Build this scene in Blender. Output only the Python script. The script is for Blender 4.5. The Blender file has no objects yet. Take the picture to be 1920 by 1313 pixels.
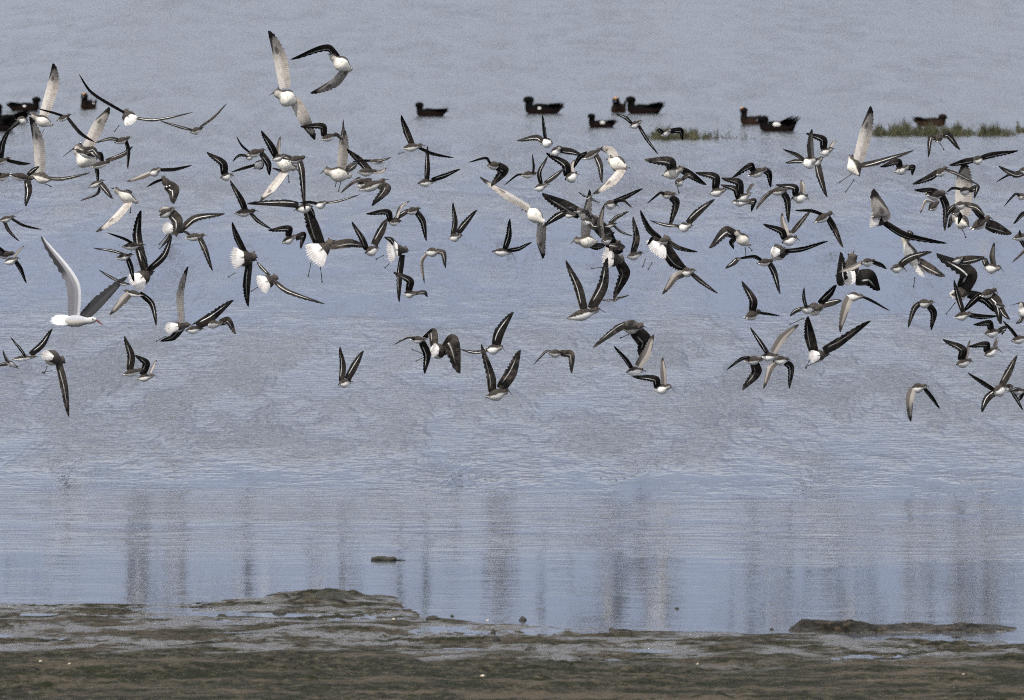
import bpy, math, random
import numpy as np
from mathutils import Vector, Matrix

# ------------------------------------------------------------------ camera, sky, sun
SC = bpy.context.scene
COL = SC.collection
F_PX, W_PX, H_PX = 13333.0, 1920.0, 1313.0
CAM_H, HORIZON = 3.39, -350.0
PITCH = math.atan((H_PX / 2 - HORIZON) / F_PX)
cam_data = bpy.data.cameras.new("camera")
cam = bpy.data.objects.new("camera", cam_data)
COL.objects.link(cam)
cam.location = (0, 0, CAM_H)
cam.rotation_euler = (math.pi / 2 - PITCH, 0, 0)
cam_data.sensor_width = 36.0
cam_data.lens = 36.0 * F_PX / W_PX
cam_data.clip_start = 0.5
cam_data.clip_end = 6000
cam_data.dof.use_dof = True
cam_data.dof.focus_distance = 37.5
cam_data.dof.aperture_fstop = 10.0
SC.camera = cam

SUN_EL, SUN_AZ = 52.0, 215.0      # degrees; azimuth clockwise from +Y (the view direction)
world = bpy.data.worlds.new("World")
SC.world = world
world.use_nodes = True
nt = world.node_tree
nt.nodes.clear()
sky = nt.nodes.new("ShaderNodeTexSky")
sky.sky_type = 'NISHITA'
sky.sun_disc = False
sky.sun_elevation = math.radians(SUN_EL)
sky.sun_rotation = math.radians(SUN_AZ)
sky.air_density = 1.0
sky.dust_density = 1.6
sky.ozone_density = 1.0
bg = nt.nodes.new("ShaderNodeBackground")
bg.inputs[1].default_value = 0.105
wo = nt.nodes.new("ShaderNodeOutputWorld")
tint = nt.nodes.new("ShaderNodeMix")          # a thin veil of cloud over the blue: blue-grey low down, paler above
tint.data_type = 'RGBA'
tint.inputs[0].default_value = 0.72
tc = nt.nodes.new("ShaderNodeTexCoord")
sp = nt.nodes.new("ShaderNodeSeparateXYZ")
nt.links.new(tc.outputs["Generated"], sp.inputs[0])
cl = nt.nodes.new("ShaderNodeTexNoise")
cl.inputs["Scale"].default_value = 3.0
cl.inputs["Detail"].default_value = 4.0
mpg = nt.nodes.new("ShaderNodeMapping")
mpg.inputs[3].default_value = (1, 1, 6)
nt.links.new(tc.outputs["Generated"], mpg.inputs[0])
nt.links.new(mpg.outputs[0], cl.inputs["Vector"])
ad = nt.nodes.new("ShaderNodeMath"); ad.operation = 'MULTIPLY_ADD'
nt.links.new(cl.outputs[0], ad.inputs[0]); ad.inputs[1].default_value = 0.10
nt.links.new(sp.outputs[2], ad.inputs[2])
rmp = nt.nodes.new("ShaderNodeValToRGB")
rmp.color_ramp.elements[0].position = 0.155
rmp.color_ramp.elements[0].color = (0.30, 0.345, 0.56, 1)
rmp.color_ramp.elements[1].position = 0.42
rmp.color_ramp.elements[1].color = (1.46, 1.48, 1.55, 1)
e = rmp.color_ramp.elements.new(0.235); e.color = (1.16, 1.20, 1.31, 1)
nt.links.new(ad.outputs[0], rmp.inputs[0])
sc_ = nt.nodes.new("ShaderNodeVectorMath"); sc_.operation = 'SCALE'
nt.links.new(rmp.outputs[0], sc_.inputs[0]); sc_.inputs[3].default_value = 8.0
nt.links.new(sky.outputs[0], tint.inputs[6])
nt.links.new(sc_.outputs[0], tint.inputs[7])
nt.links.new(tint.outputs[2], bg.inputs[0])
nt.links.new(bg.outputs[0], wo.inputs[0])

sun_data = bpy.data.lights.new("sun", 'SUN')
sun_data.energy = 3.5
sun_data.angle = math.radians(0.5)
sun_data.color = (1.0, 0.96, 0.9)
sun = bpy.data.objects.new("sun", sun_data)
COL.objects.link(sun)
_a, _e = math.radians(SUN_AZ), math.radians(SUN_EL)
_to = Vector((math.sin(_a) * math.cos(_e), math.cos(_a) * math.cos(_e), math.sin(_e)))
sun.rotation_euler = _to.to_track_quat('Z', 'Y').to_euler()

SC.view_settings.view_transform = 'Standard'
SC.view_settings.look = 'None'
SC.view_settings.exposure = 0.42
SC.view_settings.gamma = 1.0
SC.render.engine = 'CYCLES'
SC.cycles.use_denoising = False      # the photograph is a grainy high-ISO long-lens shot
SC.cycles.use_adaptive_sampling = True
SC.cycles.adaptive_threshold = 0.09
SC.cycles.adaptive_min_samples = 24
SC.cycles.pixel_filter_type = 'BLACKMAN_HARRIS'
SC.cycles.filter_width = 1.1
SC.cycles.max_bounces = 6
SC.cycles.sample_clamp_indirect = 1.6

# ------------------------------------------------------------------ helpers
R_ = Vector((1, 0, 0))
F_ = Vector((0, math.cos(PITCH), -math.sin(PITCH)))
U_ = Vector((0, math.sin(PITCH), math.cos(PITCH)))
C_ = Vector((0, 0, CAM_H))


def at(px, py, depth):
    """world point that stands `depth` metres in front of the camera"""
    return C_ + depth * (F_ + (px - W_PX / 2) / F_PX * R_ + (H_PX / 2 - py) / F_PX * U_)


def ground(px, py, z=0.0):
    d = F_ + (px - W_PX / 2) / F_PX * R_ + (H_PX / 2 - py) / F_PX * U_
    k = (z - CAM_H) / d.z
    return C_ + k * d


def tag(o, label=None, cat=None, group=None, kind=None):
    if label: o["label"] = label
    if cat: o["category"] = cat
    if group: o["group"] = group
    if kind: o["kind"] = kind
    return o


def mesh_obj(name, verts, faces, mats, parent=None, mat_idx=None, uvs=None, smooth=True, loc=None):
    me = bpy.data.meshes.new(name)
    me.from_pydata([tuple(v) for v in verts], [], faces)
    for m in (mats if isinstance(mats, (list, tuple)) else [mats]):
        me.materials.append(m)
    if mat_idx is not None:
        me.polygons.foreach_set("material_index", mat_idx)
    if uvs is not None:
        lay = me.uv_layers.new(name="UVMap")
        li = np.empty(len(me.loops), dtype=np.int32)
        me.loops.foreach_get("vertex_index", li)
        lay.data.foreach_set("uv", np.asarray(uvs, dtype=np.float32)[li].ravel())
    me.polygons.foreach_set("use_smooth", [smooth] * len(me.polygons))
    me.update()
    o = bpy.data.objects.new(name, me)
    COL.objects.link(o)
    if loc is not None:
        o.location = loc
    if parent is not None:
        o.parent = parent
    return o


class Geo:
    def __init__(s):
        s.v, s.f, s.m, s.uv = [], [], [], []

    def add(s, verts, faces, mi=0, uvs=None):
        b = len(s.v)
        s.v += list(verts)
        s.f += [tuple(i + b for i in f) for f in faces]
        s.m += [mi] * len(faces)
        s.uv += list(uvs) if uvs is not None else [(0.5, 0.5)] * len(verts)

    def grid(s, rows, mi=0, uvs=None, close=False):
        n, k = len(rows), len(rows[0])
        vs = [p for r in rows for p in r]
        fs = []
        for i in range(n - 1):
            for j in range(k if close else k - 1):
                j2 = (j + 1) % k
                fs.append((i * k + j, i * k + j2, (i + 1) * k + j2, (i + 1) * k + j))
        s.add(vs, fs, mi, [q for r in uvs for q in r] if uvs is not None else None)

    def obj(s, name, mats, parent=None, loc=None, smooth=True):
        return mesh_obj(name, s.v, s.f, mats, parent, s.m, s.uv, smooth, loc)


# ------------------------------------------------------------------ node material builder
class NM:
    def __init__(s, name):
        s.m = bpy.data.materials.new(name)
        s.m.use_nodes = True
        s.t = s.m.node_tree
        s.t.nodes.clear()
        s.out = s.t.nodes.new("ShaderNodeOutputMaterial")
        s.p = s.t.nodes.new("ShaderNodeBsdfPrincipled")
        s.t.links.new(s.p.outputs[0], s.out.inputs[0])

    def n(s, typ, **kw):
        nd = s.t.nodes.new(typ)
        for k, v in kw.items():
            setattr(nd, k, v)
        return nd

    def set(s, sock, v):
        if hasattr(v, "is_output") or isinstance(v, bpy.types.NodeSocket):
            s.t.links.new(v, sock)
        elif isinstance(v, (tuple, list)) and len(v) == 3 and sock.type == 'RGBA':
            sock.default_value = (*v, 1)
        else:
            sock.default_value = v

    def math(s, op, a, b=0.0, c=0.0, clamp=False):
        nd = s.n("ShaderNodeMath", operation=op, use_clamp=clamp)
        s.set(nd.inputs[0], a); s.set(nd.inputs[1], b); s.set(nd.inputs[2], c)
        return nd.outputs[0]

    def step(s, v, lo, hi, a=0.0, b=1.0):
        nd = s.n("ShaderNodeMapRange", interpolation_type='SMOOTHSTEP')
        s.set(nd.inputs[0], v)
        for i, q in enumerate((lo, hi, a, b)):
            nd.inputs[1 + i].default_value = q
        return nd.outputs[0]

    def mix(s, f, a, b):
        nd = s.n("ShaderNodeMix", data_type='RGBA')
        s.set(nd.inputs[0], f); s.set(nd.inputs[6], a); s.set(nd.inputs[7], b)
        return nd.outputs[2]

    def noise(s, vec, scale, detail=3.0, rough=0.55, typ='3D'):
        nd = s.n("ShaderNodeTexNoise")
        nd.noise_dimensions = typ
        if vec is not None: s.set(nd.inputs["Vector"], vec)
        nd.inputs["Scale"].default_value = scale
        nd.inputs["Detail"].default_value = detail
        nd.inputs["Roughness"].default_value = rough
        return nd.outputs[0]

    def mapped(s, vec, scale):
        nd = s.n("ShaderNodeMapping")
        s.set(nd.inputs[0], vec)
        nd.inputs[3].default_value = scale
        return nd.outputs[0]

    def sep(s, vec):
        nd = s.n("ShaderNodeSeparateXYZ")
        s.set(nd.inputs[0], vec)
        return nd.outputs

    def bump(s, h, strength, dist=0.01, normal=None):
        nd = s.n("ShaderNodeBump")
        nd.inputs["Strength"].default_value = strength
        nd.inputs["Distance"].default_value = dist
        s.set(nd.inputs["Height"], h)
        if normal is not None: s.set(nd.inputs["Normal"], normal)
        return nd.outputs[0]

    def base(s, c, rough=0.7, spec=0.3):
        s.set(s.p.inputs["Base Color"], c)
        s.set(s.p.inputs["Roughness"], rough)
        s.p.inputs["Specular IOR Level"].default_value = spec
        return s


def plain(name, col, rough=0.7, spec=0.3, amt=0.25, scale=60.0):
    m = NM(name)
    co = m.n("ShaderNodeTexCoord").outputs["Object"]
    n = m.noise(co, scale, 3)
    c = m.mix(m.step(n, 0.3, 0.7), tuple(x * (1 - amt) for x in col), tuple(min(1, x * (1 + amt)) for x in col))
    return m.base(c, rough, spec).m
BIRDS = """
T 0 100
p 350 700 600 815 115 -30 40 | 500 650 570 330 605 120 110 u | L 500 850 465 915 | pale-bellied wader hovering below the dark ducks, one white wing straight up
d 785 690 640 765 62 0 0 | 710 690 600 665 430 625 22 t | 775 730 910 890 1060 995 34 t | small wader skimming just below the duck with the yellow forehead, wings spread flat
p 1400 650 1500 790 130 55 190 | 1370 655 1040 440 900 240 28 t | 1510 710 1740 740 2165 660 30 t | L 1340 810 1295 870 | wader with a wide white fanned tail and bow-shaped wings, right of the lone duck
p 840 1060 1100 1260 230 -35 20 | 990 1030 1080 800 1240 610 115 u | 1080 1090 1130 1130 1150 1260 60 t | B 710 1165 | plump white-bellied wader with one bright white wing raised, near the left side
d 1455 945 1290 1015 66 5 0 | 1330 950 1245 955 1080 1010 36 t | 1430 990 1450 1090 1430 1300 40 t | small brown wader with one wing pointing straight down beside the plump white-bellied wader
d 1240 1215 1010 1290 70 5 0 | 1220 1210 1390 1150 1505 1055 45 t | 1090 1290 1100 1340 1095 1480 40 t | small wader right under the plump white-bellied wader, far wing bent up
d 100 1180 -60 1250 66 0 0 | 10 1160 55 1010 140 840 50 t | 105 1205 220 1225 330 1232 34 t | small wader at the left edge with an upright wing below the black ducks
T 0 300
d 165 640 -30 690 66 5 0 | 160 670 270 730 485 785 26 t | 60 720 100 790 200 910 30 t | small wader at the left edge with both wings swept downward below the spread-winged flock
p 350 160 590 235 115 -15 20 | 440 110 400 -200 340 -480 105 u | 520 200 690 200 1000 135 38 t | L 500 270 560 295 | white-breasted wader with one pale speckled wing held straight up near the left edge
d 380 215 90 165 80 25 0 | 330 250 350 350 310 530 72 t | 330 160 380 120 430 70 40 t | dark-backed wader with one wing hanging straight down near the left edge
d 1165 235 985 310 66 0 0 | 1150 240 1200 320 1285 440 55 t | 1170 340 1090 385 890 460 30 t | small wader with dark drooping wings overlapping the belly of a larger one, left side
p 1280 330 1560 490 110 -35 20 | 1440 510 1300 640 1095 815 72 u | 1400 360 1470 360 1400 320 30 t | L 1470 510 1465 580 | wader banking with its white lower wing pointing down to the left, over the gull
p 1700 1240 1500 1410 150 60 260 | 1640 1230 1570 850 1600 570 85 t | 1700 1240 1850 1090 1925 850 60 t | dark wader with black raised wings and a white fanned tail, above the gull's wing
d 1610 955 1360 980 80 8 0 | 1490 905 1400 880 1220 820 26 t | 1590 1010 1630 1090 1650 1210 34 t | small wader flying level across the black upright wing above the gull
d 1490 1070 1290 1110 74 5 0 | 1390 1025 1280 1020 1050 990 26 t | 1450 1110 1480 1200 1500 1370 48 t | small wader with one flat and one hanging wing, just over the gull's wing tip
d 150 1050 -40 1080 84 25 0 | 60 1040 0 990 -80 990 40 t | 100 1040 30 1060 -60 1050 40 t | dark-backed small wader at the left edge overlapping a paler one
d 205 1110 35 1165 76 -10 0 | 170 1060 220 1030 290 970 26 u | 205 1150 235 1220 285 1385 44 t | pale-bellied small wader at the left edge with one wing straight down, left of the gull
T 0 500
d 1400 275 1610 330 66 0 20 | 1430 320 1370 370 1240 540 75 u | 1600 310 1690 430 1750 670 55 t | small wader hanging off the gull's wing tip with both wings drooping
d 405 1015 115 1045 60 -5 0 | 290 1000 240 920 135 790 24 t | 380 980 480 890 580 700 62 t | small wader with wings in a wide V at the left, below the gull's tail
d 190 1140 60 1050 58 -20 0 | 120 1080 90 1040 50 940 30 u | 110 1110 40 1110 -70 1125 40 t | small wader at the left edge diving to the right with one white wing up
T 0 600
p 700 470 480 380 150 50 130 | 680 500 745 740 785 1090 70 t | 560 470 520 400 440 370 40 t | L 590 570 490 590 | L 530 520 500 590 | barred wader with one long wing hanging straight down, lowest at the left side
d 1600 560 1370 620 76 5 0 | 1470 560 1500 400 1410 180 75 t | small dark wader with one wing raised high, left of the tail-down pair below the gull
d 1735 630 1530 665 74 -10 0 | 1610 610 1670 480 1535 390 72 t | 1700 580 1725 530 1755 450 32 u | small wader with a hooked raised wing overlapping its darker neighbour, right and below the gull
T 280 150
d 590 540 460 600 72 -5 0 | 460 550 350 525 130 465 28 t | 600 520 730 420 870 260 26 t | small wader with long bow-shaped wings, alone right of the wader with the white fan tail
d 125 1005 0 1070 84 -15 0 | 130 1000 280 1000 490 960 32 t | -12 1040 -90 1075 -270 1135 48 u | small wader with straight spread wings above a stacked pair of dark ones, left part
d 930 1075 800 1100 84 -25 0 | 860 1060 850 930 655 815 76 t | small wader with one bent wing raised left, above the one with wings in a line
d 1290 790 1085 850 84 10 0 | 1110 820 1050 740 990 640 20 t | 1300 830 1350 930 1350 1070 60 t | dark small wader with a striped head, in the knot below the topmost big waders
d 1300 900 1170 1000 80 -35 0 | 1170 940 1060 990 930 1040 26 t | 1300 960 1250 980 1200 985 30 t | small pink-grey breasted wader within the knot of birds left of centre
d 1530 850 1370 900 74 0 0 | 1430 830 1390 740 1270 575 70 t | 1450 820 1460 760 1470 630 42 u | small wader with two narrow wings up in the knot of birds left of centre
d 1745 870 1560 920 84 10 0 | 1700 910 1735 1020 1760 1480 62 t | 1600 860 1500 845 1390 880 50 t | small wader with a very long hanging wing, right side of the knot left of centre
p 1650 1010 1400 880 130 -35 20 | 1540 1080 1400 1240 1260 1380 75 u | 1600 1050 1520 1040 1370 985 34 t | L 1560 1070 1570 1135 | wader with a pinkish white lower wing reaching down to the left, below the knot
T 280 300
d 150 190 220 310 78 55 0 | 230 260 310 330 290 500 120 t | 120 220 60 240 -40 295 24 t | brown-backed small wader turning away, upper one of a stacked dark pair at the left
d 275 550 100 645 92 15 0 | 300 590 350 680 320 870 110 t | 210 530 150 540 90 570 50 u | dark small wader, lower one of the stacked pair at the left
p 370 800 160 760 110 45 150 | 370 770 520 640 860 605 70 t | 250 830 200 900 120 980 40 t | L 200 840 120 940 | L 230 880 125 990 | wader with a white forked tail and one barred wing stretched to the right, left side
d 625 850 390 880 80 8 0 | 580 880 640 990 720 1250 55 t | 450 820 410 805 350 795 26 t | small wader with a long pointed wing swept down right, above the open gap at left
d 1190 575 950 605 84 8 0 | 1090 550 1050 440 915 230 62 t | 1150 610 1230 680 1375 775 36 t | small wader banking with wings in one slanting line above the big white-rumped wader
d 1650 560 1840 520 100 -15 0 | 1640 500 1520 510 1100 500 70 t | 1760 500 1800 590 1850 660 60 t | round brown-bellied small wader facing left with one wing stretched flat to the left
d 1650 860 1480 940 80 5 0 | 1570 840 1580 760 1340 790 70 t | 1690 870 1745 830 1700 1000 62 t | small wader with both wings bent like an M, above the pale-rumped wader left of centre
p 1180 1090 930 1110 170 75 270 | 1070 970 1010 870 950 705 62 t | 1150 1230 1110 1420 1105 1650 70 t | L 970 1270 900 1310 | broad dark-backed wader with a barred tail fanned to the left, left of centre
T 280 450
p 1420 420 1240 520 130 70 250 | 1430 480 1570 570 1980 720 46 t | 1320 350 1260 300 1200 240 30 t | L 1220 530 1160 570 | wader with white fanned tail and one long dark wing reaching down right, left part
p 440 955 190 1000 100 40 140 | 370 900 370 600 445 300 66 u | 400 1030 270 1110 110 1145 60 t | L 190 1080 90 1135 | wader with one slender white wing straight up and a white tail, right of the gull
d 590 1000 400 1020 84 -10 0 | 540 970 700 900 950 680 92 t | small wader with a broad raised near wing, in the trio right of the gull
d 825 940 610 950 86 -10 0 | 820 900 900 890 985 1060 72 t | 640 890 590 900 470 960 24 t | rightmost small wader of the trio right of the gull, wing bent downward
T 480 40
p 210 800 480 920 170 -50 20 | 340 670 230 400 140 115 125 u | 430 900 520 1130 650 1330 115 u | B 148 840 | white-bellied wader high at top left with black-tipped wings in one long line
p 835 385 1080 560 150 -40 20 | 960 360 800 285 390 435 62 t | 1010 580 860 670 600 795 84 u | L 1000 530 1000 570 | topmost wader, white belly, wings hooked to the left like a C
T 560 220
d 430 190 240 260 76 0 0 | 290 190 280 90 20 105 66 t | 440 170 500 240 500 20 34 t | small wader with a hooked wing over the dark wing tip of the high white-bellied wader
p 285 605 600 670 150 -40 20 | 470 540 480 330 500 130 100 u | 540 560 590 530 650 500 70 t | L 430 690 415 765 | L 480 690 450 820 | B 240 640 | white wader with dangling legs and one white wing straight up, left of centre
d 870 610 650 620 86 5 0 | 830 620 710 480 545 355 70 t | 880 660 930 620 985 565 40 u | small wader with a long wing raised left, upper one beside the leg-dangling white wader
d 980 710 660 830 100 0 0 | 950 760 1015 810 830 1005 95 t | 800 650 640 730 470 855 38 t | small wader with a hooked wing pointing down left, lower one beside the leg-dangling wader
d 780 490 980 505 56 10 0 | 860 490 940 480 1045 455 26 t | 760 480 700 480 600 490 24 t | small dark wader flying away behind the pair beside the white wader
d 1395 320 1150 350 84 0 0 | 1290 300 1230 150 1160 -20 62 t | 1390 370 1510 400 1745 450 30 t | L 1200 390 1140 405 | small wader with one wing up and one stretched right, high left of the frame's middle
d 1520 725 1335 745 84 -10 0 | 1450 690 1465 560 1455 330 52 t | 1540 710 1640 670 1820 580 44 t | small wader with narrow wings in an L, in the upper gap left of the middle
d 310 960 190 1010 80 -20 0 | 320 960 450 940 690 870 24 t | 200 950 120 945 0 955 28 t | small wader with thin flat wings behind the dark upright wing left of centre
T 560 370
p 380 495 140 690 150 62 340 | 230 500 190 300 90 50 120 t | 370 540 570 490 760 540 85 t | L 140 720 110 875 | L 235 750 262 940 | large dark wader braking with a wide white tail fan and dangling legs, left of centre
d 890 575 745 630 104 -25 0 | 760 570 730 460 605 275 58 t | 880 500 950 380 1000 240 80 t | small wader with wings in a wide V right of the wader with dangling legs
d 1140 270 1010 290 74 0 0 | 1030 260 1010 155 760 185 62 t | 1110 190 1150 120 1245 40 34 u | small wader with a flat hooked wing, above the white-tailed bird at the middle left
d 1350 130 1210 175 80 0 0 | 1220 170 1150 220 1040 290 50 t | 1350 170 1410 260 1440 490 60 t | small wader with wings arched downward, left of the V-winged one near the middle
d 1825 435 1690 465 88 -10 0 | 1740 420 1775 280 1740 60 52 t | 1810 400 1880 310 2010 140 60 t | small wader with wings in a neat V, alone just left of the middle
p 1210 590 1000 600 120 75 300 | 1110 530 1050 470 970 450 50 t | 1190 740 1150 880 1130 1180 60 t | L 960 650 885 690 | L 1020 745 980 785 | wader seen from behind with a scalloped white tail fan, just left of the middle
d 1590 610 1420 620 92 -15 0 | 1570 590 1640 620 1660 800 56 t | 1430 620 1375 720 1410 970 34 u | small wader with both wings hanging straight down, just left of the middle
d 1320 1085 1175 1085 84 -8 0 | 1250 1050 1270 930 1070 840 72 t | 1340 1075 1420 1060 1450 1120 40 t | small wader with a bent raised wing, just below the bird with the scalloped tail
T 600 570
d 345 875 200 910 88 -20 0 | 250 870 275 700 230 480 62 t | 340 840 410 700 490 530 72 t | lone small wader with wings in a steep V, low left of the middle
d 1190 400 1010 400 74 10 0 | 1080 380 990 385 840 460 24 t | 1180 450 1225 570 1180 790 76 t | small wader overlapping the left side of a broad-winged one below the middle
p 1400 540 1260 520 150 60 180 | 1440 470 1510 400 1580 780 170 t | 1270 420 1280 300 1150 370 90 t | L 1150 560 1050 520 | L 1150 610 1090 640 | broad-winged dark wader with cupped wings and white rump, low left of the middle
T 860 200
d 940 415 1055 400 100 -50 0 | 960 350 950 250 935 95 34 t | 940 370 880 330 655 375 60 t | small white-bellied wader with one wing up and one hooked left, under the middle duck
d 470 650 320 670 84 15 0 | 340 620 310 575 110 632 24 t | 470 660 535 720 370 900 98 t | small dark wader with a boomerang wing, left of the middle
d 870 750 695 780 72 0 0 | 860 750 850 680 832 540 24 t | 730 760 655 765 510 880 18 t | small wader with thin wings seen edge on, near the middle of the upper flock
d 995 880 845 935 80 -10 0 | 910 860 895 740 1000 560 42 t | 1000 860 1080 800 1190 700 46 t | small wader with wings up, overlapping the thin-winged one near the middle
d 1335 765 1195 820 112 -35 0 | 1235 760 1215 640 985 520 80 t | 1290 740 1285 680 1310 590 48 u | small white-bellied wader with one long bent wing to the left, near the middle
d 1140 460 1050 545 90 0 0 | 1160 480 1260 490 1390 545 62 t | small wader with a white ring on its flank, flying above the bent-winged white-bellied one
d 1595 480 1390 600 80 0 0 | 1560 550 1605 660 1615 865 60 t | 1440 510 1370 580 1300 690 46 t | small dark wader with drooping wings, left of the big white-bellied one at middle top
p 1680 595 1900 690 150 -50 20 | 1850 720 1720 820 1500 990 82 u | 1760 570 1690 510 1590 470 80 u | L 1860 690 1910 690 | big white-bellied wader with a bright white lower wing pointing down left, right of the middle
p 750 1130 965 1320 140 -65 20 | 770 1070 560 990 240 790 72 u | 940 1360 900 1500 945 1710 92 u | B 700 1170 | big white-bellied wader with wings in a long S, just right of the frame's middle
T 860 370
p 1550 250 1330 170 120 10 60 | 1330 160 1200 70 940 -40 120 t | 1590 300 1680 370 1780 500 130 t | big brown wader with broad mottled wings in one diagonal line, right of the middle
p 1300 490 1570 500 130 -35 20 | 1410 450 1410 240 1465 -80 95 u | 1470 560 1560 530 1660 515 70 t | B 1255 530 | white-bellied wader facing left with a tall white wing, in the crowd right of the middle
d 1495 -10 1430 15 44 0 0 | 1460 0 1410 -20 1345 -55 20 t | 1480 10 1530 30 1590 55 20 t | tiny thin-winged wader crossing behind the tall white wing right of the middle
d 1775 85 1635 80 96 -10 0 | 1750 20 1850 30 1950 120 28 t | 1760 40 1880 10 2080 -100 46 t | B 1810 115 | small green-brown wader flying right with raised wings, behind the grey upright wing
d 1310 200 1180 190 70 -5 0 | 1200 180 1110 240 965 335 66 t | small wader with one curved wing down left, below the broad diagonal wings
d 590 625 370 610 84 -15 0 | 530 590 580 440 580 245 58 t | 580 605 680 590 825 505 40 t | B 618 655 | small wader with wings in an L shape, alone in open water at the middle
p 1840 700 1620 690 150 70 280 | 1750 610 1690 490 1870 560 150 t | 1880 780 1900 860 1755 1150 110 t | L 1610 790 1510 800 | grey wader with spotted back and fan tail, above the long V wings at the middle
d 1590 1265 1200 1370 112 -10 0 | 1420 1240 1370 1010 1210 705 84 t | 1540 1250 1650 1010 1680 680 105 t | B 1658 1300 | larger brown-grey wader with long wings in a V, just right of the middle
T 860 560
d 490 550 300 585 104 -20 0 | 430 520 490 380 620 155 98 t | 320 575 200 595 20 570 36 t | B 520 592 | small wader with one wing raised and one flat left, just above the lowest middle bird
d 565 1040 290 1115 118 -10 0 | 390 1040 390 880 260 510 86 t | 490 1020 620 850 700 580 115 t | B 604 1092 | lowest wader near the middle with long brown wings in a V
d 1175 610 1005 620 84 0 0 | 1190 600 1280 620 1275 845 70 t | 1060 580 980 590 840 745 24 t | small wader with arched drooping wings alone right of the lowest middle one
T 1140 180
d 370 290 240 355 78 5 0 | 250 270 200 240 80 205 36 t | 370 370 440 470 570 650 34 t | small wader with wings in one slanting line, just left of the short grass strip
d 700 380 600 450 70 5 0 | 620 400 580 380 540 390 40 t | 740 380 830 375 850 490 54 t | small wader flying in front of the short strip of grass
p 840 820 610 900 130 -20 20 | 740 820 700 720 405 720 105 t | 880 780 950 870 1120 990 70 t | L 770 1000 795 1080 | white-breasted wader with a barred paddle wing held flat left, below the short grass strip
d 840 950 760 990 84 -20 0 | 860 900 900 880 960 930 44 t | small pale wader in front of the white-breasted bird with the barred paddle wing
d 1320 1060 1135 1100 92 -15 0 | 1220 1040 1220 900 980 860 76 t | leftmost small wader of a row of three with bent-back wings, right of the middle
d 1600 1100 1460 1180 80 -10 0 | 1480 1060 1480 960 1270 925 76 t | 1590 1060 1620 1020 1655 985 34 u | middle small wader of a row of three with bent-back wings
d 1590 1200 1380 1190 84 -10 0 | 1480 1100 1440 1040 1260 1000 60 t | 1600 1190 1660 1170 1625 1300 54 t | rightmost small wader of a row of three, its short wing curled down
d 1790 820 1570 900 92 15 0 | 1640 820 1600 770 1390 920 60 t | 1790 820 1830 860 1845 1025 62 t | small grey wader with arched wings above the row of three
d 755 1110 580 1110 80 8 0 | 640 1080 580 1090 430 1215 24 t | 730 1170 790 1200 700 1490 74 t | small dark wader with a long angular wing hanging down right of the middle
T 1140 340
d 930 500 790 530 98 -35 0 | 920 460 1020 370 1200 210 70 t | 790 490 650 480 475 435 34 t | small wader with wings in an uneven V, in the open gap right of the middle
p 670 630 510 800 130 60 320 | 540 600 470 530 360 330 54 t | 660 720 780 880 900 980 120 t | L 420 870 395 950 | L 500 910 460 980 | dark wader seen from behind with a broad white tail fan, right of the middle
d 700 660 560 690 64 10 0 | 700 680 800 740 1005 795 44 t | 540 640 500 630 440 720 40 t | small wader flying across the back of the white-fanned bird right of the middle
d 380 810 205 860 88 -10 0 | 290 800 340 640 285 395 64 t | small wader with one wing straight up, left of the broad white tail fan
d 90 480 -30 510 50 0 0 | 20 480 100 420 235 345 40 t | 60 500 150 560 290 615 24 t | small wader with thin crossed wings above the grey spotted-back bird
d 965 1010 820 1030 96 -10 0 | 820 1040 740 1060 605 1270 78 u | 950 1060 1060 1120 1245 1260 44 t | small wader with wings spread in an arch, below the broad white tail fan
p 1430 570 1600 730 120 -20 20 | 1370 560 1310 540 1125 755 100 t | 1420 600 1380 680 1420 760 50 t | L 1540 740 1550 835 | L 1580 740 1610 770 | wader with a cupped black wing and white flank, over open water right of the middle
T 1100 560
p 640 320 360 310 140 25 60 | 470 300 350 360 70 560 70 t | 560 370 700 480 610 650 150 t | L 480 400 390 440 | dark-headed wader with white rump and broad drooping wings, low right of the middle
d 635 810 440 825 100 -20 0 | 520 770 450 680 305 530 42 t | 610 740 700 620 765 405 88 u | B 675 828 | small wader with high wings under the dark-headed drooping one
d 940 990 760 1040 104 -25 0 | 800 990 780 890 510 870 72 t | 880 980 880 820 862 660 58 u | B 988 1048 | lowest small wader right of the middle, one white wing up and one bent left
T 1400 190
d 960 540 820 590 88 -15 0 | 870 520 870 420 660 360 72 t | 960 510 980 480 1025 440 30 u | small wader with a hooked dark wing, upper right of the one with a reddish wing
d 770 660 640 720 120 -45 0 | 740 620 730 500 730 320 66 u | 640 650 570 590 420 530 36 t | white-bellied small wader with a narrow reddish-white wing straight up, right part of flock
d 850 640 740 720 84 0 0 | 820 700 840 840 905 1080 66 t | 640 650 560 660 440 685 44 t | small dark-headed wader behind the one with the reddish upright wing, one wing down
p 1160 620 1270 850 140 -40 20 | 1270 650 1310 330 1380 60 120 u | 1300 700 1460 670 1890 545 56 t | L 1180 820 1055 905 | L 1210 880 1120 1010 | white-bodied wader with dangling legs and a tall black-tipped white wing, beside the long grass strip
d 1820 740 1660 800 98 -10 0 | 1740 750 1700 665 1490 740 66 t | 1830 750 1890 730 1880 830 54 t | small wader with a hooked flat wing, right of the white-bodied bird with dangling legs
d 690 1080 500 1090 108 -30 0 | 560 1040 550 960 320 940 66 t | 640 1020 650 950 630 880 58 u | B 715 1115 | plump small white wader in a tight pair left of the tall black-tipped wing
d 460 1000 250 1020 84 8 0 | 260 1030 200 1100 100 1225 40 t | 420 1030 480 1110 480 1370 66 t | small dark wader with both wings hanging, left one of the tight pair
T 1400 360
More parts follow.
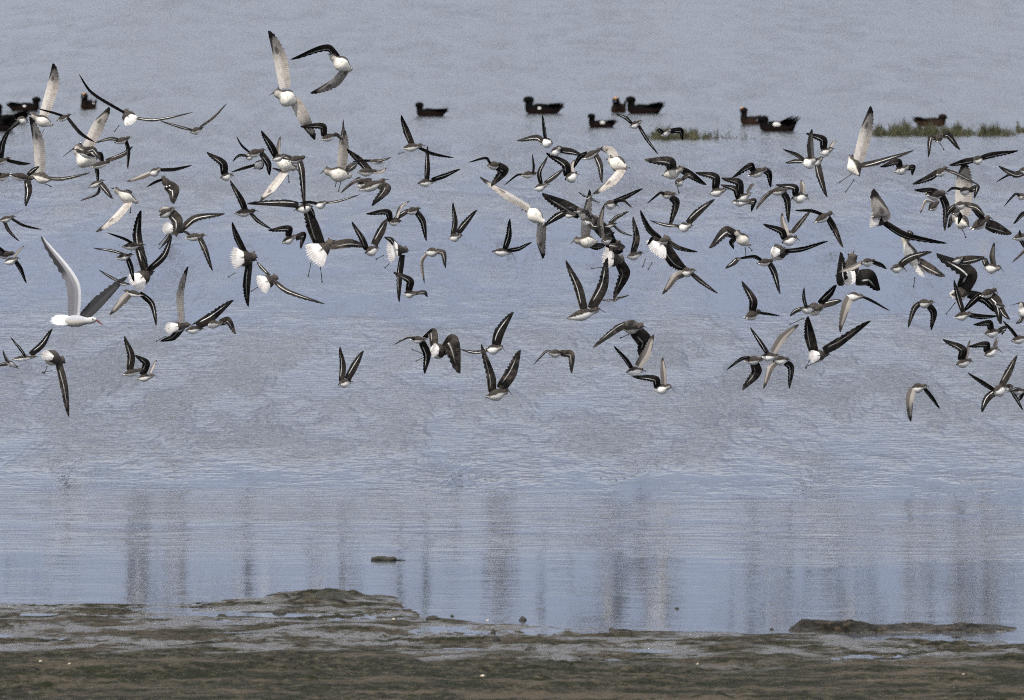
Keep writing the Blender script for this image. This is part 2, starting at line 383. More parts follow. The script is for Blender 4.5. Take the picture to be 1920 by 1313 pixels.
d 965 230 745 350 88 5 0 | 830 210 720 205 530 210 30 t | 930 290 1000 390 1095 625 60 t | B 998 280 | small wader with one flat wing and one swept far down right, right part
d 570 520 390 570 104 -30 0 | 430 500 400 430 180 360 66 t | 470 470 440 380 410 230 62 u | B 605 548 | white small wader with three-cornered raised wings, above the white-rumped dark bird
d 480 440 520 480 40 0 0 | 510 450 580 350 720 190 46 t | small wader mostly hidden, its wing crossing above the white one with raised wings
p 440 680 280 680 150 55 130 | 440 690 620 660 905 560 44 t | 400 620 350 600 320 590 60 t | black-backed wader with a white rump and one thin long wing to the upper right
d 300 770 110 810 76 10 0 | 150 720 80 720 -140 755 34 t | 270 800 330 900 385 1150 60 t | small wader with legs behind it crossing in front of the black-backed one
p 1550 330 1420 290 130 60 280 | 1500 270 1560 260 1420 -30 180 u | 1580 360 1800 470 2260 575 60 t | wader with a huge mottled raised wing and white scalloped tail, right part
p 1200 690 1130 1040 170 75 180 | 1130 900 1040 1020 1040 680 120 t | 1300 980 1400 920 1520 1100 160 t | large spotted wader with black fan-like wings spread, seen from behind, right part
d 1440 780 1280 800 86 -5 0 | 1280 830 1180 870 1020 915 44 u | 1440 790 1520 810 1590 860 40 t | small wader flying across the back of the large spotted one
d 1770 850 1610 870 92 -15 0 | 1740 830 1850 760 2080 680 70 t | B 1805 898 | small drop-shaped wader with one wing to the right, right of the large spotted one
p 1745 490 1975 930 130 -30 120 | 2000 760 2080 850 2215 950 90 t | 1800 480 1830 440 1900 460 40 t | L 1890 960 1880 1055 | long white-bellied barred wader hanging downward with a checkered tail fan, right side
T 1350 520
d 455 385 270 465 96 10 0 | 370 370 390 250 245 40 78 t | 460 400 540 405 680 430 24 t | small wader with one wing up and a thin one to the right, alone low right
p 1160 340 960 370 130 30 60 | 1170 270 1240 200 1300 90 70 t | 1200 340 1280 300 1390 265 60 t | 1130 400 | black-backed wader in a tangle below the large spotted one
d 1060 360 900 360 90 -20 0 | 980 330 950 240 940 115 36 t | 920 370 860 390 800 440 40 t | L 950 460 800 525 | pale small wader at the left of the tangle below the large spotted one
d 1600 220 1420 210 92 -30 0 | 1460 270 1430 350 1350 620 84 u | 1610 200 1720 260 1920 375 24 t | small wader with a pale wing hanging straight down, right of the tangle
d 655 890 450 890 88 -10 0 | 550 850 470 740 335 560 46 t | 620 830 720 700 895 535 76 u | top small wader of a group of three with wings in a wide V, low right
d 490 920 265 945 90 10 0 | 330 890 240 930 70 1045 34 t | 410 1000 440 1080 260 1275 98 t | B 540 965 | left dark small wader of a group of three, black wing angled down
d 770 930 590 940 96 -10 0 | 600 960 550 1010 480 1255 62 u | 740 960 820 1010 790 1255 66 t | right small wader of a group of three, both wings hanging down
p 1210 860 1000 900 120 50 160 | 1060 790 1030 640 980 440 100 t | 1180 830 1350 760 1710 490 90 t | L 1010 920 970 1010 | L 1150 930 980 1000 | wader with a flared white rump and two long dark wings in a V, low right
T 1600 190
d 1000 370 920 460 76 30 0 | 900 400 850 410 830 640 46 t | 1030 350 1080 360 1215 540 66 t | L 970 470 1010 530 | small wader flying away with wings hanging, just below the long grass strip
d 1470 640 1330 680 92 -15 0 | 1450 610 1560 590 1850 555 54 t | 1330 640 1260 660 1090 710 60 t | small wader with wings stretched level to the right, below the long grass strip
d 1050 750 915 840 88 -10 0 | 920 770 850 840 650 935 66 t | 1060 750 1200 820 1420 940 34 t | small wader with wings drooping in a wide arch, below the level-winged one at the right
p 1150 1310 1300 1400 140 -35 20 | 1200 1250 1200 900 1220 690 160 u | 1180 1290 1120 1290 1080 1420 70 u | L 1220 1440 1260 1520 | white wader with a broad cream wing raised behind other birds, upper right
d 1030 1040 800 1050 120 25 0 | 960 1010 860 990 670 1000 56 t | 1040 1060 1070 1180 1040 1460 70 t | small dark wader with a long wing down, left of the broad cream wing
d 960 1130 840 1230 84 5 0 | 850 1080 800 1120 735 1270 30 u | small wader tucked under the dark one left of the broad cream wing
d 1310 1000 1195 1015 88 -10 0 | 1330 1000 1400 960 1350 1100 56 t | 1180 960 1120 970 1060 1020 24 t | small wader with a curled wing in front of the broad cream wing
d 1280 1160 1130 1180 84 -10 0 | 1290 1140 1380 1180 1470 1290 56 t | 1150 1200 1110 1230 1070 1300 50 t | small wader with striped wings arched over the red-brown one at the right
T 1600 360
d 1540 280 1310 430 100 20 0 | 1460 290 1400 220 1300 150 54 t | 1530 380 1620 370 1800 460 110 t | B 1578 322 | red-brown headed wader diving right with one broad wing, right side of the flock
d 1650 860 1465 855 104 -30 0 | 1590 800 1570 720 1575 575 50 u | 1490 820 1500 760 1470 740 60 t | B 1685 900 | small white wader with one thin wing straight up, right side
p 1320 1130 1080 1160 130 30 110 | 1270 1110 1330 900 930 690 160 t | 1340 1140 1500 1180 1640 1350 90 t | L 1150 1240 1055 1360 | large dark wader with a white rump and a hooked black wing over it, right side
d 1230 740 1120 790 70 0 0 | 1200 770 1300 740 1460 730 84 t | small wader partly behind the hooked black wing at the right
d 1610 1100 1420 1180 90 8 0 | 1560 1170 1640 1240 1660 1490 100 t | 1430 1180 1350 1260 1260 1350 60 t | B 1635 1155 | small wader with striped wings hanging, right part of the tangle with the hooked black wing
d 1970 480 1780 530 80 0 0 | 1880 490 1870 460 1860 430 20 t | 1860 470 1900 520 1960 640 50 t | small wader at the right edge with only its tail and wing base in view
T 1600 520
d 1320 410 1130 455 90 0 0 | 1240 370 1190 220 1125 30 54 t | 1330 420 1450 430 1640 430 48 t | B 1350 455 | small wader with one wing up and one flat right, low in the right tangle
d 890 285 710 300 92 -5 0 | 740 320 690 370 610 570 56 t | 860 330 930 400 895 595 66 t | small wader with both wings hanging, alone in open water at the right
d 1660 610 1465 635 96 -10 0 | 1560 570 1530 500 1335 530 64 t | 1660 590 1720 560 1690 650 54 t | small wader with a flat hooked wing, topmost of the close trio at the right
d 1330 940 1145 985 94 -15 0 | 1220 910 1240 800 1000 695 78 t | 1270 900 1300 830 1330 710 40 u | B 1360 960 | small wader with a bent hook wing, lowest left of the close trio at right
d 1630 800 1465 885 94 -25 0 | 1510 840 1500 740 1280 775 66 t | 1600 780 1630 720 1640 670 40 u | B 1690 860 | small white wader of the close trio at the right, bill pointing down
d 1960 680 1765 720 88 -10 0 | 1840 640 1770 580 1670 490 30 t | small wader at the right edge, wing reaching up left, below the brown round one
d 1870 290 1960 480 110 -5 0 | 1920 420 1880 500 1815 525 34 t | B 1762 318 | brown round-headed wader facing left, cut by the right edge
T 1600 600
d 1720 760 1560 830 116 -30 0 | 1560 770 1460 700 1275 590 40 t | 1690 730 1770 600 1860 400 70 t | white-bellied small wader at the right edge with wings crossed like an X
d 1780 760 1720 760 80 0 0 | 1590 830 1520 890 1435 1040 70 t | 1780 790 1840 860 1930 1020 40 t | small wader behind the X-winged one at the right edge, wings pointing down
d 1940 800 1780 800 74 0 0 | 1860 770 1820 790 1740 810 36 t | 1940 860 1900 880 1870 920 34 t | small wader half out of frame at the right edge, low
d 820 750 640 775 96 -5 0 | 660 790 650 900 645 1145 76 u | 830 770 900 870 990 1000 36 t | lowest small wader at the right, wings hanging over rippled water
T 1760 250
d 1010 430 900 420 80 0 0 | 960 460 850 450 660 370 60 t | 900 450 780 480 660 550 20 t | small wader at the right edge with thin wings drooping left, below the long grass strip
d 980 700 880 720 70 0 0 | 900 680 850 700 720 830 24 t | small wader at the right edge showing its pale belly, wing thin and drooping
d 1010 890 960 900 60 0 0 | 980 890 920 910 820 1025 44 t | right-edge wader of which only one wing tip shows, middle height
d 1010 1300 980 1300 60 0 0 | 980 1330 920 1370 815 1460 24 t | right-edge wader of which only a thin dark wing shows, lower down
T 280 150
d 1180 850 1080 890 56 0 0 | 1080 840 1020 860 945 925 24 t | small half-hidden wader at the left end of the knot below the black-tipped big wader
T 0 500
d 1450 200 1340 190 46 0 0 | 1340 160 1250 110 1130 40 26 t | small wader mostly behind the gull's wing tip, thin wing up left
T 860 370
d 1720 470 1600 500 84 -10 0 | 1610 420 1610 280 1640 90 56 u | 1650 460 1700 420 1760 400 40 t | small wader with a grey upright wing, right beside the tall white wing
d 1790 1150 1720 1160 40 0 0 | 1760 1150 1680 1155 1600 1155 22 t | 1790 1135 1850 1125 1920 1105 22 t | thin flat-winged wader just right of the V-winged brown-grey one
T 1140 340
d 1490 870 1430 885 40 0 0 | 1470 890 1420 930 1315 990 50 t | small wader with one black drooping wing left of the black-backed one
T 1600 520
d 1690 330 1600 300 60 0 0 | 1660 340 1700 400 1750 475 50 t | small wader with a short dark wing at the lower end of the striped wings, right
T 860 200
d 1400 1160 1300 1180 60 5 0 | 1330 1150 1280 1130 1200 1140 40 t | 1400 1150 1450 1180 1500 1260 40 t | small wader hidden among broad diagonal wings right of the middle
T 0 300
d 95 165 -30 215 80 5 0 | 20 170 -40 120 -120 80 40 t | small wader cut by the left edge, just left of the upright speckled wing
T 0 100
d 300 770 190 740 88 -20 0 | 240 780 180 820 90 900 36 t | pale-breasted small wader crammed below the black ducks at the left edge
d 850 1090 1090 1180 74 12 0 | 950 1080 1060 1070 1150 1210 56 t | small dark wader crossing the belly of the plump white one at the left
T 560 220
d 790 745 640 765 78 -5 0 | 720 730 680 690 590 740 46 t | small wader tucked between the pair beside the leg-dangling white wader
T 860 370
d 1520 300 1380 250 92 0 0 | 1440 300 1500 350 1610 340 56 t | small pinkish-flanked wader under the broad diagonal wings right of the middle
T 1600 190
d 1200 1210 1100 1270 76 5 0 | 1130 1230 1080 1200 1020 1230 40 t | 1180 1250 1220 1290 1200 1380 44 t | small dark wader wedged between the cream wing and the red-brown diving one
"""
# ------------------------------------------------------------------ water
def water_material():
    m = NM("water")
    pos = m.n("ShaderNodeNewGeometry").outputs["Position"]
    x, y, z = m.sep(pos)
    # ruffled beyond a soft, wandering line some 36 m out, glassy nearer the shore
    edge = m.noise(m.mapped(pos, (0.9, 0.5, 1)), 1.0, 5, 0.7)
    yy = m.math('ADD', y, m.math('MULTIPLY', m.math('SUBTRACT', edge, 0.5), -7.0))
    ruff = m.step(yy, 35.2, 39.6)
    n1 = m.noise(m.mapped(pos, (1.0, 0.9, 1)), 11.0, 2, 0.55)       # wavelets
    n2 = m.noise(m.mapped(pos, (1.0, 0.45, 1)), 3.4, 3, 0.6)         # longer ruffles
    n3 = m.noise(pos, 30.0, 2, 0.6)                                  # fine sparkle
    gust = m.step(m.noise(m.mapped(pos, (0.5, 0.13, 1)), 1.0, 4, 0.6), 0.36, 0.64, 0.5, 1.1)
    far = m.step(m.noise(m.mapped(pos, (2.2, 0.30, 1)), 1.0, 4, 0.62), 0.40, 0.62, 0.35, 1.5)
    gust = m.math('MULTIPLY', gust, far)
    # a smoother, bluer lane lies some 48 to 58 m out
    yl = m.math('ADD', y, m.math('MULTIPLY', m.math('SUBTRACT', edge, 0.5), -9.0))
    lane = m.math('ADD', m.step(yl, 44.5, 49.0, 1.0, 0.0), m.step(yl, 56.0, 66.0, 0.0, 1.0))
    gust = m.math('MULTIPLY', gust, m.math('ADD', 0.13, m.math('MULTIPLY', lane, 0.87)))
    hr = m.math('ADD', m.math('ADD', m.math('MULTIPLY', n1, 0.036), m.math("MULTIPLY", n2, 0.050)),
                m.math('ADD', m.math('MULTIPLY', n3, 0.004), m.math('MULTIPLY', m.noise(m.mapped(pos, (0.45, 1.5, 1)), 7.0, 3, 0.6), 0.030)))
    hr = m.math('MULTIPLY', m.math('MULTIPLY', hr, ruff), gust)
    # slow ring-like swells crossing the calm strip
    s1 = m.noise(m.mapped(pos, (0.16, 1.5, 1)), 5.0, 4, 0.7)
    band = m.step(m.math('ABSOLUTE', m.math('SUBTRACT', m.math('ADD', y, m.math('MULTIPLY', x, 0.16)), 34.0)), 0.0, 2.3, 0.9, 0.10)
    band = m.math('MULTIPLY', band, m.step(m.noise(m.mapped(pos, (0.5, 0.9, 1)), 1.0, 4, 0.7), 0.36, 0.62, 0.25, 1.25))
    hc = m.math('MULTIPLY', m.math('MULTIPLY', s1, 0.022), band)
    hc2 = m.math('MULTIPLY', m.noise(m.mapped(pos, (1, 0.6, 1)), 14.0, 2), 0.00035)
    h = m.math('ADD', m.math('ADD', hr, hc), hc2)
    nrm = m.bump(h, 1.0, 1.0)
    m.set(m.p.inputs["Normal"], nrm)
    m.base((0.040, 0.044, 0.050), m.math('ADD', m.step(ruff, 0, 1, 0.075, 0.07), m.step(y, 60, 80, 0, 0.16)), 0.5)
    m.p.inputs["IOR"].default_value = 1.333
    return m.m


M_WATER = water_material()
w = mesh_obj("water", [(-1500, -20, 0), (1500, -20, 0), (1500, 3000, 0), (-1500, 3000, 0)], [(0, 1, 2, 3)], M_WATER, smooth=False)
tag(w, "grey-blue estuary water, glassy near the shore and ruffled farther out", kind="structure")
bed = mesh_obj("seabed", [(-1600, -60, -0.6), (1600, -60, -0.6), (1600, 3100, -0.6), (-1600, 3100, -0.6)], [(0, 1, 2, 3)],
               plain("silt", (0.07, 0.06, 0.045), 0.9), smooth=False)
tag(bed, "silty bed under the shallow water", kind="structure")


# ------------------------------------------------------------------ mud shore
def vnoise(x, y, seed):
    def h(i, j):
        n = (i * 374761393 + j * 668265263 + seed * 1442695041) & 0xffffffff
        n = ((n ^ (n >> 13)) * 1274126177) & 0xffffffff
        return ((n ^ (n >> 16)) & 0xffff) / 65535.0
    xi, yi = np.floor(x).astype(np.int64), np.floor(y).astype(np.int64)
    fx, fy = x - xi, y - yi
    fx, fy = fx * fx * (3 - 2 * fx), fy * fy * (3 - 2 * fy)
    a, b, c, d = h(xi, yi), h(xi + 1, yi), h(xi, yi + 1), h(xi + 1, yi + 1)
    return (a * (1 - fx) + b * fx) * (1 - fy) + (c * (1 - fx) + d * fx) * fy - 0.5


def mud_height(X, Y):
    px = 960 + F_PX * X / np.maximum(Y, 5)
    py = F_PX * CAM_H / np.maximum(Y, 5) - 350
    sh = np.interp(px, [-400, 0, 300, 420, 520, 740, 790, 860, 960, 1100, 1250, 1360, 1480, 1700, 1920, 2400],
                   [1142, 1136, 1133, 1130, 1124, 1132, 1156, 1166, 1176, 1182, 1188, 1184, 1181, 1206, 1204, 1200])
    d = py - sh
    base = np.interp(d, [-60, -6, 4, 60, 104, 124, 190, 900], [-0.05, -0.008, 0.004, 0.0045, 0.007, 0.040, 0.065, 0.30])
    base = base + 0.026 * np.clip((py - 1222 + 60 * vnoise(X * 2.1, Y * 3.0, 31)) / 55.0, 0, 1)
    amp = np.interp(d, [-30, 10, 110, 150], [0.5, 1.0, 0.8, 1.0])
    n = (vnoise(X * 1.3, Y * 3.2, 1) * 0.014 + vnoise(X * 3.4, Y * 6.1, 2) * 0.014 + vnoise(X * 8, Y * 13, 3) * 0.009
         + (vnoise(X * 34, Y * 26, 4) * 0.009 + vnoise(X * 80, Y * 60, 5) * 0.0050) * np.clip(0.35 + 3.0 * vnoise(X * 2.3, Y * 4.0, 21), 0.06, 1.3))
    clod = np.maximum(0, vnoise(X * 9, Y * 6, 7) - 0.26) * 0.05
    z = base + (n + clod) * amp

    def px2x(p, yy): return (p - 960) / F_PX * yy
    yh = F_PX * CAM_H / (1128 + 350.0)
    # low mound left of the middle
    xh = px2x(612, yh)
    u = (X - xh) / np.where(X < xh, 0.25, 0.27)
    z = z + 0.043 * np.exp(-np.abs(u) ** 2.2) * np.exp(-((Y - yh - 0.02) / 0.26) ** 2) * (1 + 0.9 * vnoise(X * 16, Y * 10, 8))
    # long dark bank at the right
    yr = F_PX * CAM_H / (1186 + 350.0)
    pr = 960 + F_PX * X / np.maximum(Y, 5)
    edge = np.interp(pr, [1478, 1506, 1600, 1640, 1720, 1800, 1870, 1908, 1920, 1980], [0, 0.9, 1, 0.75, 0.8, 0.72, 0.7, 0.3, 0.0, 0.7])
    ridge = edge * np.exp(-np.abs((Y - yr) / 0.11) ** 3)
    z = np.maximum(z, 0.040 * ridge * (1 + 0.60 * vnoise(X * 9, Y * 8, 9)) + 0.010 * ridge * vnoise(X * 60, Y * 40, 10) - 0.004)
    # shallow channel in front of that bank
    ch = np.interp(pr, [1560, 1640, 1900, 1960], [0, 1, 1, 1]) * np.exp(-((py - 1197) / 9.0) ** 2)
    z = z - 0.022 * ch
    return z


xs = np.concatenate([np.linspace(-60, -6, 14), np.linspace(-5, -2.5, 60), np.arange(-2.46, 2.46, 0.0075), np.linspace(2.5, 5, 60), np.linspace(6, 60, 14)])
ys = np.concatenate([np.linspace(-30, 20, 12), np.linspace(21, 26.3, 60), np.arange(26.35, 32.2, 0.0125)])
gx, gy = np.meshgrid(xs, ys)
gz = mud_height(gx, gy)
gz = np.where(gy < 20.5, np.minimum(gz, 0.30), gz)
V = np.stack([gx.ravel(), gy.ravel(), gz.ravel()], 1).astype(np.float32)
nx, ny = len(xs), len(ys)
ii, jj = np.meshgrid(np.arange(nx - 1), np.arange(ny - 1))
a = (jj * nx + ii).ravel()
Fq = np.stack([a, a + 1, a + nx + 1, a + nx], 1).astype(np.int32)


def mud_material():
    m = NM("wet_mud")
    pos = m.n("ShaderNodeNewGeometry").outputs["Position"]
    x, y, z = m.sep(pos)
    a = m.noise(m.mapped(pos, (0.8, 1.3, 1)), 3.2, 5, 0.68)
    b = m.noise(pos, 24.0, 4, 0.75)
    c = m.noise(m.mapped(pos, (1, 0.6, 1)), 1.4, 3, 0.6)
    g = m.noise(m.mapped(pos, (0.8, 1.2, 1)), 5.5, 5, 0.7)
    near = m.step(m.math('ADD', y, m.math('MULTIPLY', m.math('SUBTRACT', a, 0.5), 2.6)), 27.9, 28.9, 1.0, 0.0)
    wet = m.math('MULTIPLY', m.step(a, 0.45, 0.57), m.math('SUBTRACT', 1.0, m.math('MULTIPLY', near, 0.92)))
    wet = m.math('MULTIPLY', wet, m.step(z, 0.012, 0.03, 1.0, 0.25))
    spk = m.noise(m.mapped(pos, (0.7, 1.3, 1)), 13.0, 4, 0.7)
    wet = m.math('MULTIPLY', wet, m.step(spk, 0.55, 0.62, 1.0, 0.15))
    drycol = m.mix(m.step(b, 0.36, 0.66), (0.006, 0.005, 0.003), (0.055, 0.047, 0.030))
    drycol = m.mix(m.math('MULTIPLY', m.step(c, 0.45, 0.6), 0.45), drycol, (0.050, 0.040, 0.030))
    nearcol = m.mix(m.step(b, 0.38, 0.70), (0.005, 0.005, 0.0025), (0.060, 0.054, 0.034))
    big = m.noise(m.mapped(pos, (0.5, 1.6, 1)), 2.3, 5, 0.75)
    nearcol = m.mix(m.math('MULTIPLY', m.step(big, 0.46, 0.60), 0.75), nearcol, (0.075, 0.060, 0.043))
    col = m.mix(near, drycol, nearcol)
    col = m.mix(m.math('MULTIPLY', m.step(g, 0.50, 0.58), 0.92), col, (0.010, 0.012, 0.004))     # weed film
    col = m.mix(wet, col, (0.050, 0.044, 0.036))
    col = m.mix(m.math('MULTIPLY', m.step(b, 0.66, 0.72), 0.6), col, (0.22, 0.19, 0.15))        # shell grit
    weed = m.math('MULTIPLY', m.step(x, 1.02, 1.15), m.math('MULTIPLY', m.step(z, 0.001, 0.006), m.step(y, 29.10, 29.20)))
    col = m.mix(m.math('MULTIPLY', weed, 0.9), col, m.mix(m.step(b, 0.48, 0.72), (0.006, 0.005, 0.003), (0.060, 0.042, 0.024)))
    rough = m.math('ADD', 0.17, m.math('MULTIPLY', m.math('SUBTRACT', 1.0, m.math('MULTIPLY', wet, m.math('SUBTRACT', 1.0, weed))), 0.62))
    m.base(col, rough, 0.35)
    m.set(m.p.inputs["Specular IOR Level"], m.math('ADD', 0.06, m.math('MULTIPLY', wet, 0.36)))
    m.set(m.p.inputs["Normal"], m.bump(m.math('ADD', b, m.noise(pos, 70.0, 3)), 0.9, 0.02))
    return m.m


M_MUD = mud_material()
me = bpy.data.meshes.new("mud_flat")
me.vertices.add(len(V)); me.vertices.foreach_set("co", V.ravel())
me.loops.add(len(Fq) * 4); me.loops.foreach_set("vertex_index", Fq.ravel())
me.polygons.add(len(Fq))
me.polygons.foreach_set("loop_start", np.arange(0, len(Fq) * 4, 4, dtype=np.int32))
me.polygons.foreach_set("loop_total", np.full(len(Fq), 4, dtype=np.int32))
me.update(calc_edges=True)
me.polygons.foreach_set("use_smooth", np.ones(len(Fq), dtype=bool))
me.materials.append(M_MUD)
mud = bpy.data.objects.new("mud_flat", me)
COL.objects.link(mud)
tag(mud, "wet brown and olive mud shore with shallow pools along the bottom", kind="structure")

# far shore, beyond the top of the frame: seen only as reflections in the calm strip
rng = random.Random(5)
g = Geo()
rows = []
for i in range(41):
    x = -500 + i * 25
    y0 = 152 + 5 * math.sin(i * 0.9)
    rows.append([Vector((x, y0, -0.3)), Vector((x, y0 + 3, 0.5)), Vector((x, y0 + 40, 1.2)), Vector((x, 2900, 2))])
g.grid(rows)
fs = g.obj("far_shore", plain("far_bank", (0.10, 0.10, 0.06), 0.9, 0.2, 0.3, 0.3))
tag(fs, "low bank across the water", kind="structure")
M_BARK = plain("bark", (0.13, 0.118, 0.115), 0.85, 0.2, 0.3, 4.0)
M_PALEBARK = plain("pale_bark", (0.42, 0.38, 0.33), 0.8, 0.2, 0.2, 4.0)


def tube(g, pts, radii, seg=6, mi=0):
    rows, uvs = [], []
    for i, p in enumerate(pts):
        d = (pts[min(i + 1, len(pts) - 1)] - pts[max(i - 1, 0)]).normalized()
        a = d.cross(Vector((0.31, 0.2, 0.93)) if abs(d.z) < 0.9 else Vector((1, 0.1, 0))).normalized()
        b = d.cross(a)
        rows.append([p + (a * math.cos(k * 2 * math.pi / seg) + b * math.sin(k * 2 * math.pi / seg)) * radii[i] for k in range(seg)])
        uvs.append([(i / max(1, len(pts) - 1), k / seg) for k in range(seg)])
    g.grid(rows, mi, uvs, close=True)
    g.add([pts[-1]] + rows[-1], [(0, k + 1, (k + 1) % seg + 1) for k in range(seg)], mi)
    g.add([pts[0]] + rows[0], [(0, (k + 1) % seg + 1, k + 1) for k in range(seg)], mi)


TREES = [(130, 7, 0), (255, 22, 0), (318, 18, 0), (465, 10, 0), (590, 6, 0), (638, 5, 0), (745, 9, 0), (792, 6, 0), (850, 5, 0), (945, 20, 0),
         (1132, 12, 0), (1150, 6, 0), (1205, 6, 0), (1243, 14, 1), (1408, 10, 0), (1478, 10, 0), (1562, 16, 0), (1705, 8, 0), (1745, 9, 0),
         (1792, 8, 0), (1848, 10, 1), (1870, 7, 0)]
TL = ["slender bare tree across the water, mirrored as a thin dark streak", "pale-stemmed bare tree across the water, mirrored as a light streak"]
for k, (px, wpx, pale) in enumerate(TREES):
    D = 160 + rng.uniform(0, 14)
    r = wpx * D / F_PX * 0.36
    base = Vector(((px - 960) / F_PX * D, D, 0.9))
    H = 19.5 + rng.uniform(-1.0, 5.0) if k % 3 else 24
    t = bpy.data.objects.new("bare_tree", None); COL.objects.link(t); t.location = base
    tag(t, "%s, %s" % (TL[pale], "number %d from the left" % (k + 1)) if False else TL[pale], "tree", "bare trees across the water")
    g = Geo()
    lean = rng.uniform(-.2, .2)
    pts = [Vector((lean * (i / 8) ** 2 + 0.06 * math.sin(i * 1.7 + k), 0.1 * math.sin(i), H * i / 8)) for i in range(9)]
    tube(g, pts, [r * 1.15 * (1 - 0.55 * i / 8) for i in range(9)], 8)
    g.obj("trunk", M_PALEBARK if pale else M_BARK, t)
    g = Geo()
    for b in range(26):
        f = rng.uniform(0.45, 1.0)
        p0 = pts[0].lerp(pts[8], f)
        an = rng.uniform(0, 6.28)
        ln = rng.uniform(0.5, 1.3) * (1.25 - f)
        q = [p0 + Vector((math.cos(an) * ln * s, math.sin(an) * ln * s, ln * 2.2 * s)) for s in (0, 0.5, 1)]
        tube(g, q, [r * 0.14, r * 0.09, r * 0.03], 4)
    g.obj("crown", M_PALEBARK if pale else M_BARK, t)

# ------------------------------------------------------------------ grass strips far out on the water
M_GRASS = NM("marsh_grass")
_c = M_GRASS.n("ShaderNodeTexCoord").outputs["Object"]
M_GRASS.base(M_GRASS.mix(M_GRASS.step(M_GRASS.noise(_c, 9.0, 3), 0.35, 0.65), (0.024, 0.026, 0.012), (0.078, 0.074, 0.038)), 0.7, 0.2)
M_GRASS = M_GRASS.m


def grass(name, x0, x1, ybase, hfun, n, seed, label):
    r = random.Random(seed)
    g = Geo()
    c = ground((x0 + x1) / 2, ybase)
    for i in range(n):
        px = r.uniform(x0, x1)
        p = ground(px, ybase - abs(r.gauss(0, 5)) + r.uniform(-1, 2)) - c
        h = hfun(px) * 0.85 * (0.2 + 1.15 * r.random() ** 1.6) * (0.75 + 0.45 * math.sin(px * 0.19 + seed) * math.sin(px * 0.071)) * c.y / F_PX
        wd = r.uniform(0.003, 0.006)
        an = r.uniform(0, math.pi)
        ax = Vector((math.cos(an), math.sin(an), 0)) * wd
        b = Vector((r.gauss(0, 0.25), r.gauss(0, 0.25), 0)) * h
        p.z = -0.01
        m = p + b * 0.35 + Vector((0, 0, h * 0.6))
        t = p + b + Vector((0, 0, h))
        g.add([p - ax, p + ax, m + ax * 0.7, m - ax * 0.7, t], [(0, 1, 2, 3), (3, 2, 4)])
    o = g.obj(name, M_GRASS, loc=c, smooth=False)
    tag(o, label, "grass", kind="stuff")


grass("grass_patch", 1212, 1336, 262, lambda p: 30 * max(0.25, 1 - abs(p - 1262) / 120), 1500, 3, "short strip of green grass standing in the water right of the middle")
grass("grass_patch", 1330, 1500, 262, lambda p: 16 * max(0.2, 1 - abs(p - 1350) / 120), 330, 4, "thin fading end of the short grass strip")
grass("grass_patch", 1632, 1904, 255, lambda p: float(np.interp(p, [1632, 1655, 1700, 1740, 1790, 1830, 1850, 1880, 1892], [10, 24, 30, 26, 24, 14, 22, 30, 8])), 3600, 6,
      "long strip of olive-green grass standing in the water at the upper right")
grass("grass_patch", 1906, 1990, 250, lambda p: 24, 900, 8, "small grass tuft cut by the right edge")

# ------------------------------------------------------------------ clods and floating wood
M_CLOD = plain("dark_clod", (0.022, 0.020, 0.015), 0.75, 0.3, 0.5, 40)
M_SHELL = plain("shell", (0.40, 0.33, 0.24), 0.5, 0.4, 0.15, 80)
M_RUST = plain("rust_leaf", (0.22, 0.08, 0.03), 0.7, 0.3, 0.2, 80)


def rock(name, px, py, wpx, hpx, mat, label, cat, group, seed):
    r = random.Random(seed)
    c = ground(px, py)
    hh = float(mud_height(np.array([c.x]), np.array([c.y]))[0])
    c.z = max(0.0, hh)
    s = c.y / F_PX * (0.92 if name == 'mud_clod' else 0.68)
    a, b, h = wpx * s * 0.40, wpx * s * 0.4 * r.uniform(0.8, 1.4), hpx * s * (0.62 if name == 'mud_clod' else 0.55)
    off = [r.uniform(0, 6.28) for _ in range(6)]
    rows = []
    for i in range(9):
        ph = -0.5 + i / 8 * (math.pi / 2 + 0.5)
        row = []
        for j in range(22):
            th = j * 2 * math.pi / 22
            k = 1 + r.uniform(-0.12, 0.12) + 0.22 * math.sin(2 * th + off[0]) + 0.14 * math.sin(3 * th + off[1] + ph * 2) + 0.1 * math.sin(5 * th + off[2] + 3 * ph)
            row.append(Vector((a * math.cos(th) * math.cos(ph) * k, b * math.sin(th) * math.cos(ph) * k, h * math.sin(ph) * (1 + 0.2 * math.sin(2 * th + off[3])))))
        rows.append(row)
    g = Geo()
    g.grid(rows, close=True)
    o = g.obj(name, mat, loc=c)
    tag(o, label, cat, group)
    return o


CL = [(980, 1163, 20, 11, "round dark clod at the water's edge right of the middle"),
      (925, 1188, 15, 13, "upper of two dark clods close together in the wet mud"),
      (930, 1206, 22, 15, "lower and larger of two dark clods close together in the wet mud"),
      (1269, 1142, 10, 6, "tiny dark clod alone in the calm water at right"),
      (812, 1162, 30, 9, "flat dark clod at the end of the mud spit, left of the middle"),
      (848, 1156, 11, 5, "small dark clod in the water beside the flat one"),
      (742, 1216, 15, 8, "small black clod on the pale wet mud left of the middle"),
      (727, 1236, 26, 10, "right one of two dark humps on the edge of the darker mud"),
      (702, 1235, 18, 8, "left one of two dark humps on the edge of the darker mud"),
      (995, 1222, 30, 12, "dark low clod on the mud just right of the middle"),
      (1110, 1236, 62, 8, "long thin dark lump on the mud right of the middle"),
      (1148, 1182, 16, 6, "small dark clod on the waterline right of the middle"),
      (445, 1206, 26, 11, "tilted dark clod on the mud at the left"),
      (525, 1150, 38, 12, "dark green lump on the flank of the mound"),
      (1447, 1181, 12, 5, "dark speck on the waterline left of the long bank"),
      (1795, 1194, 30, 5, "thin dark sliver in the pool in front of the long bank"),
      (1915, 1221, 16, 8, "dark clod at the right edge of the mud"),]
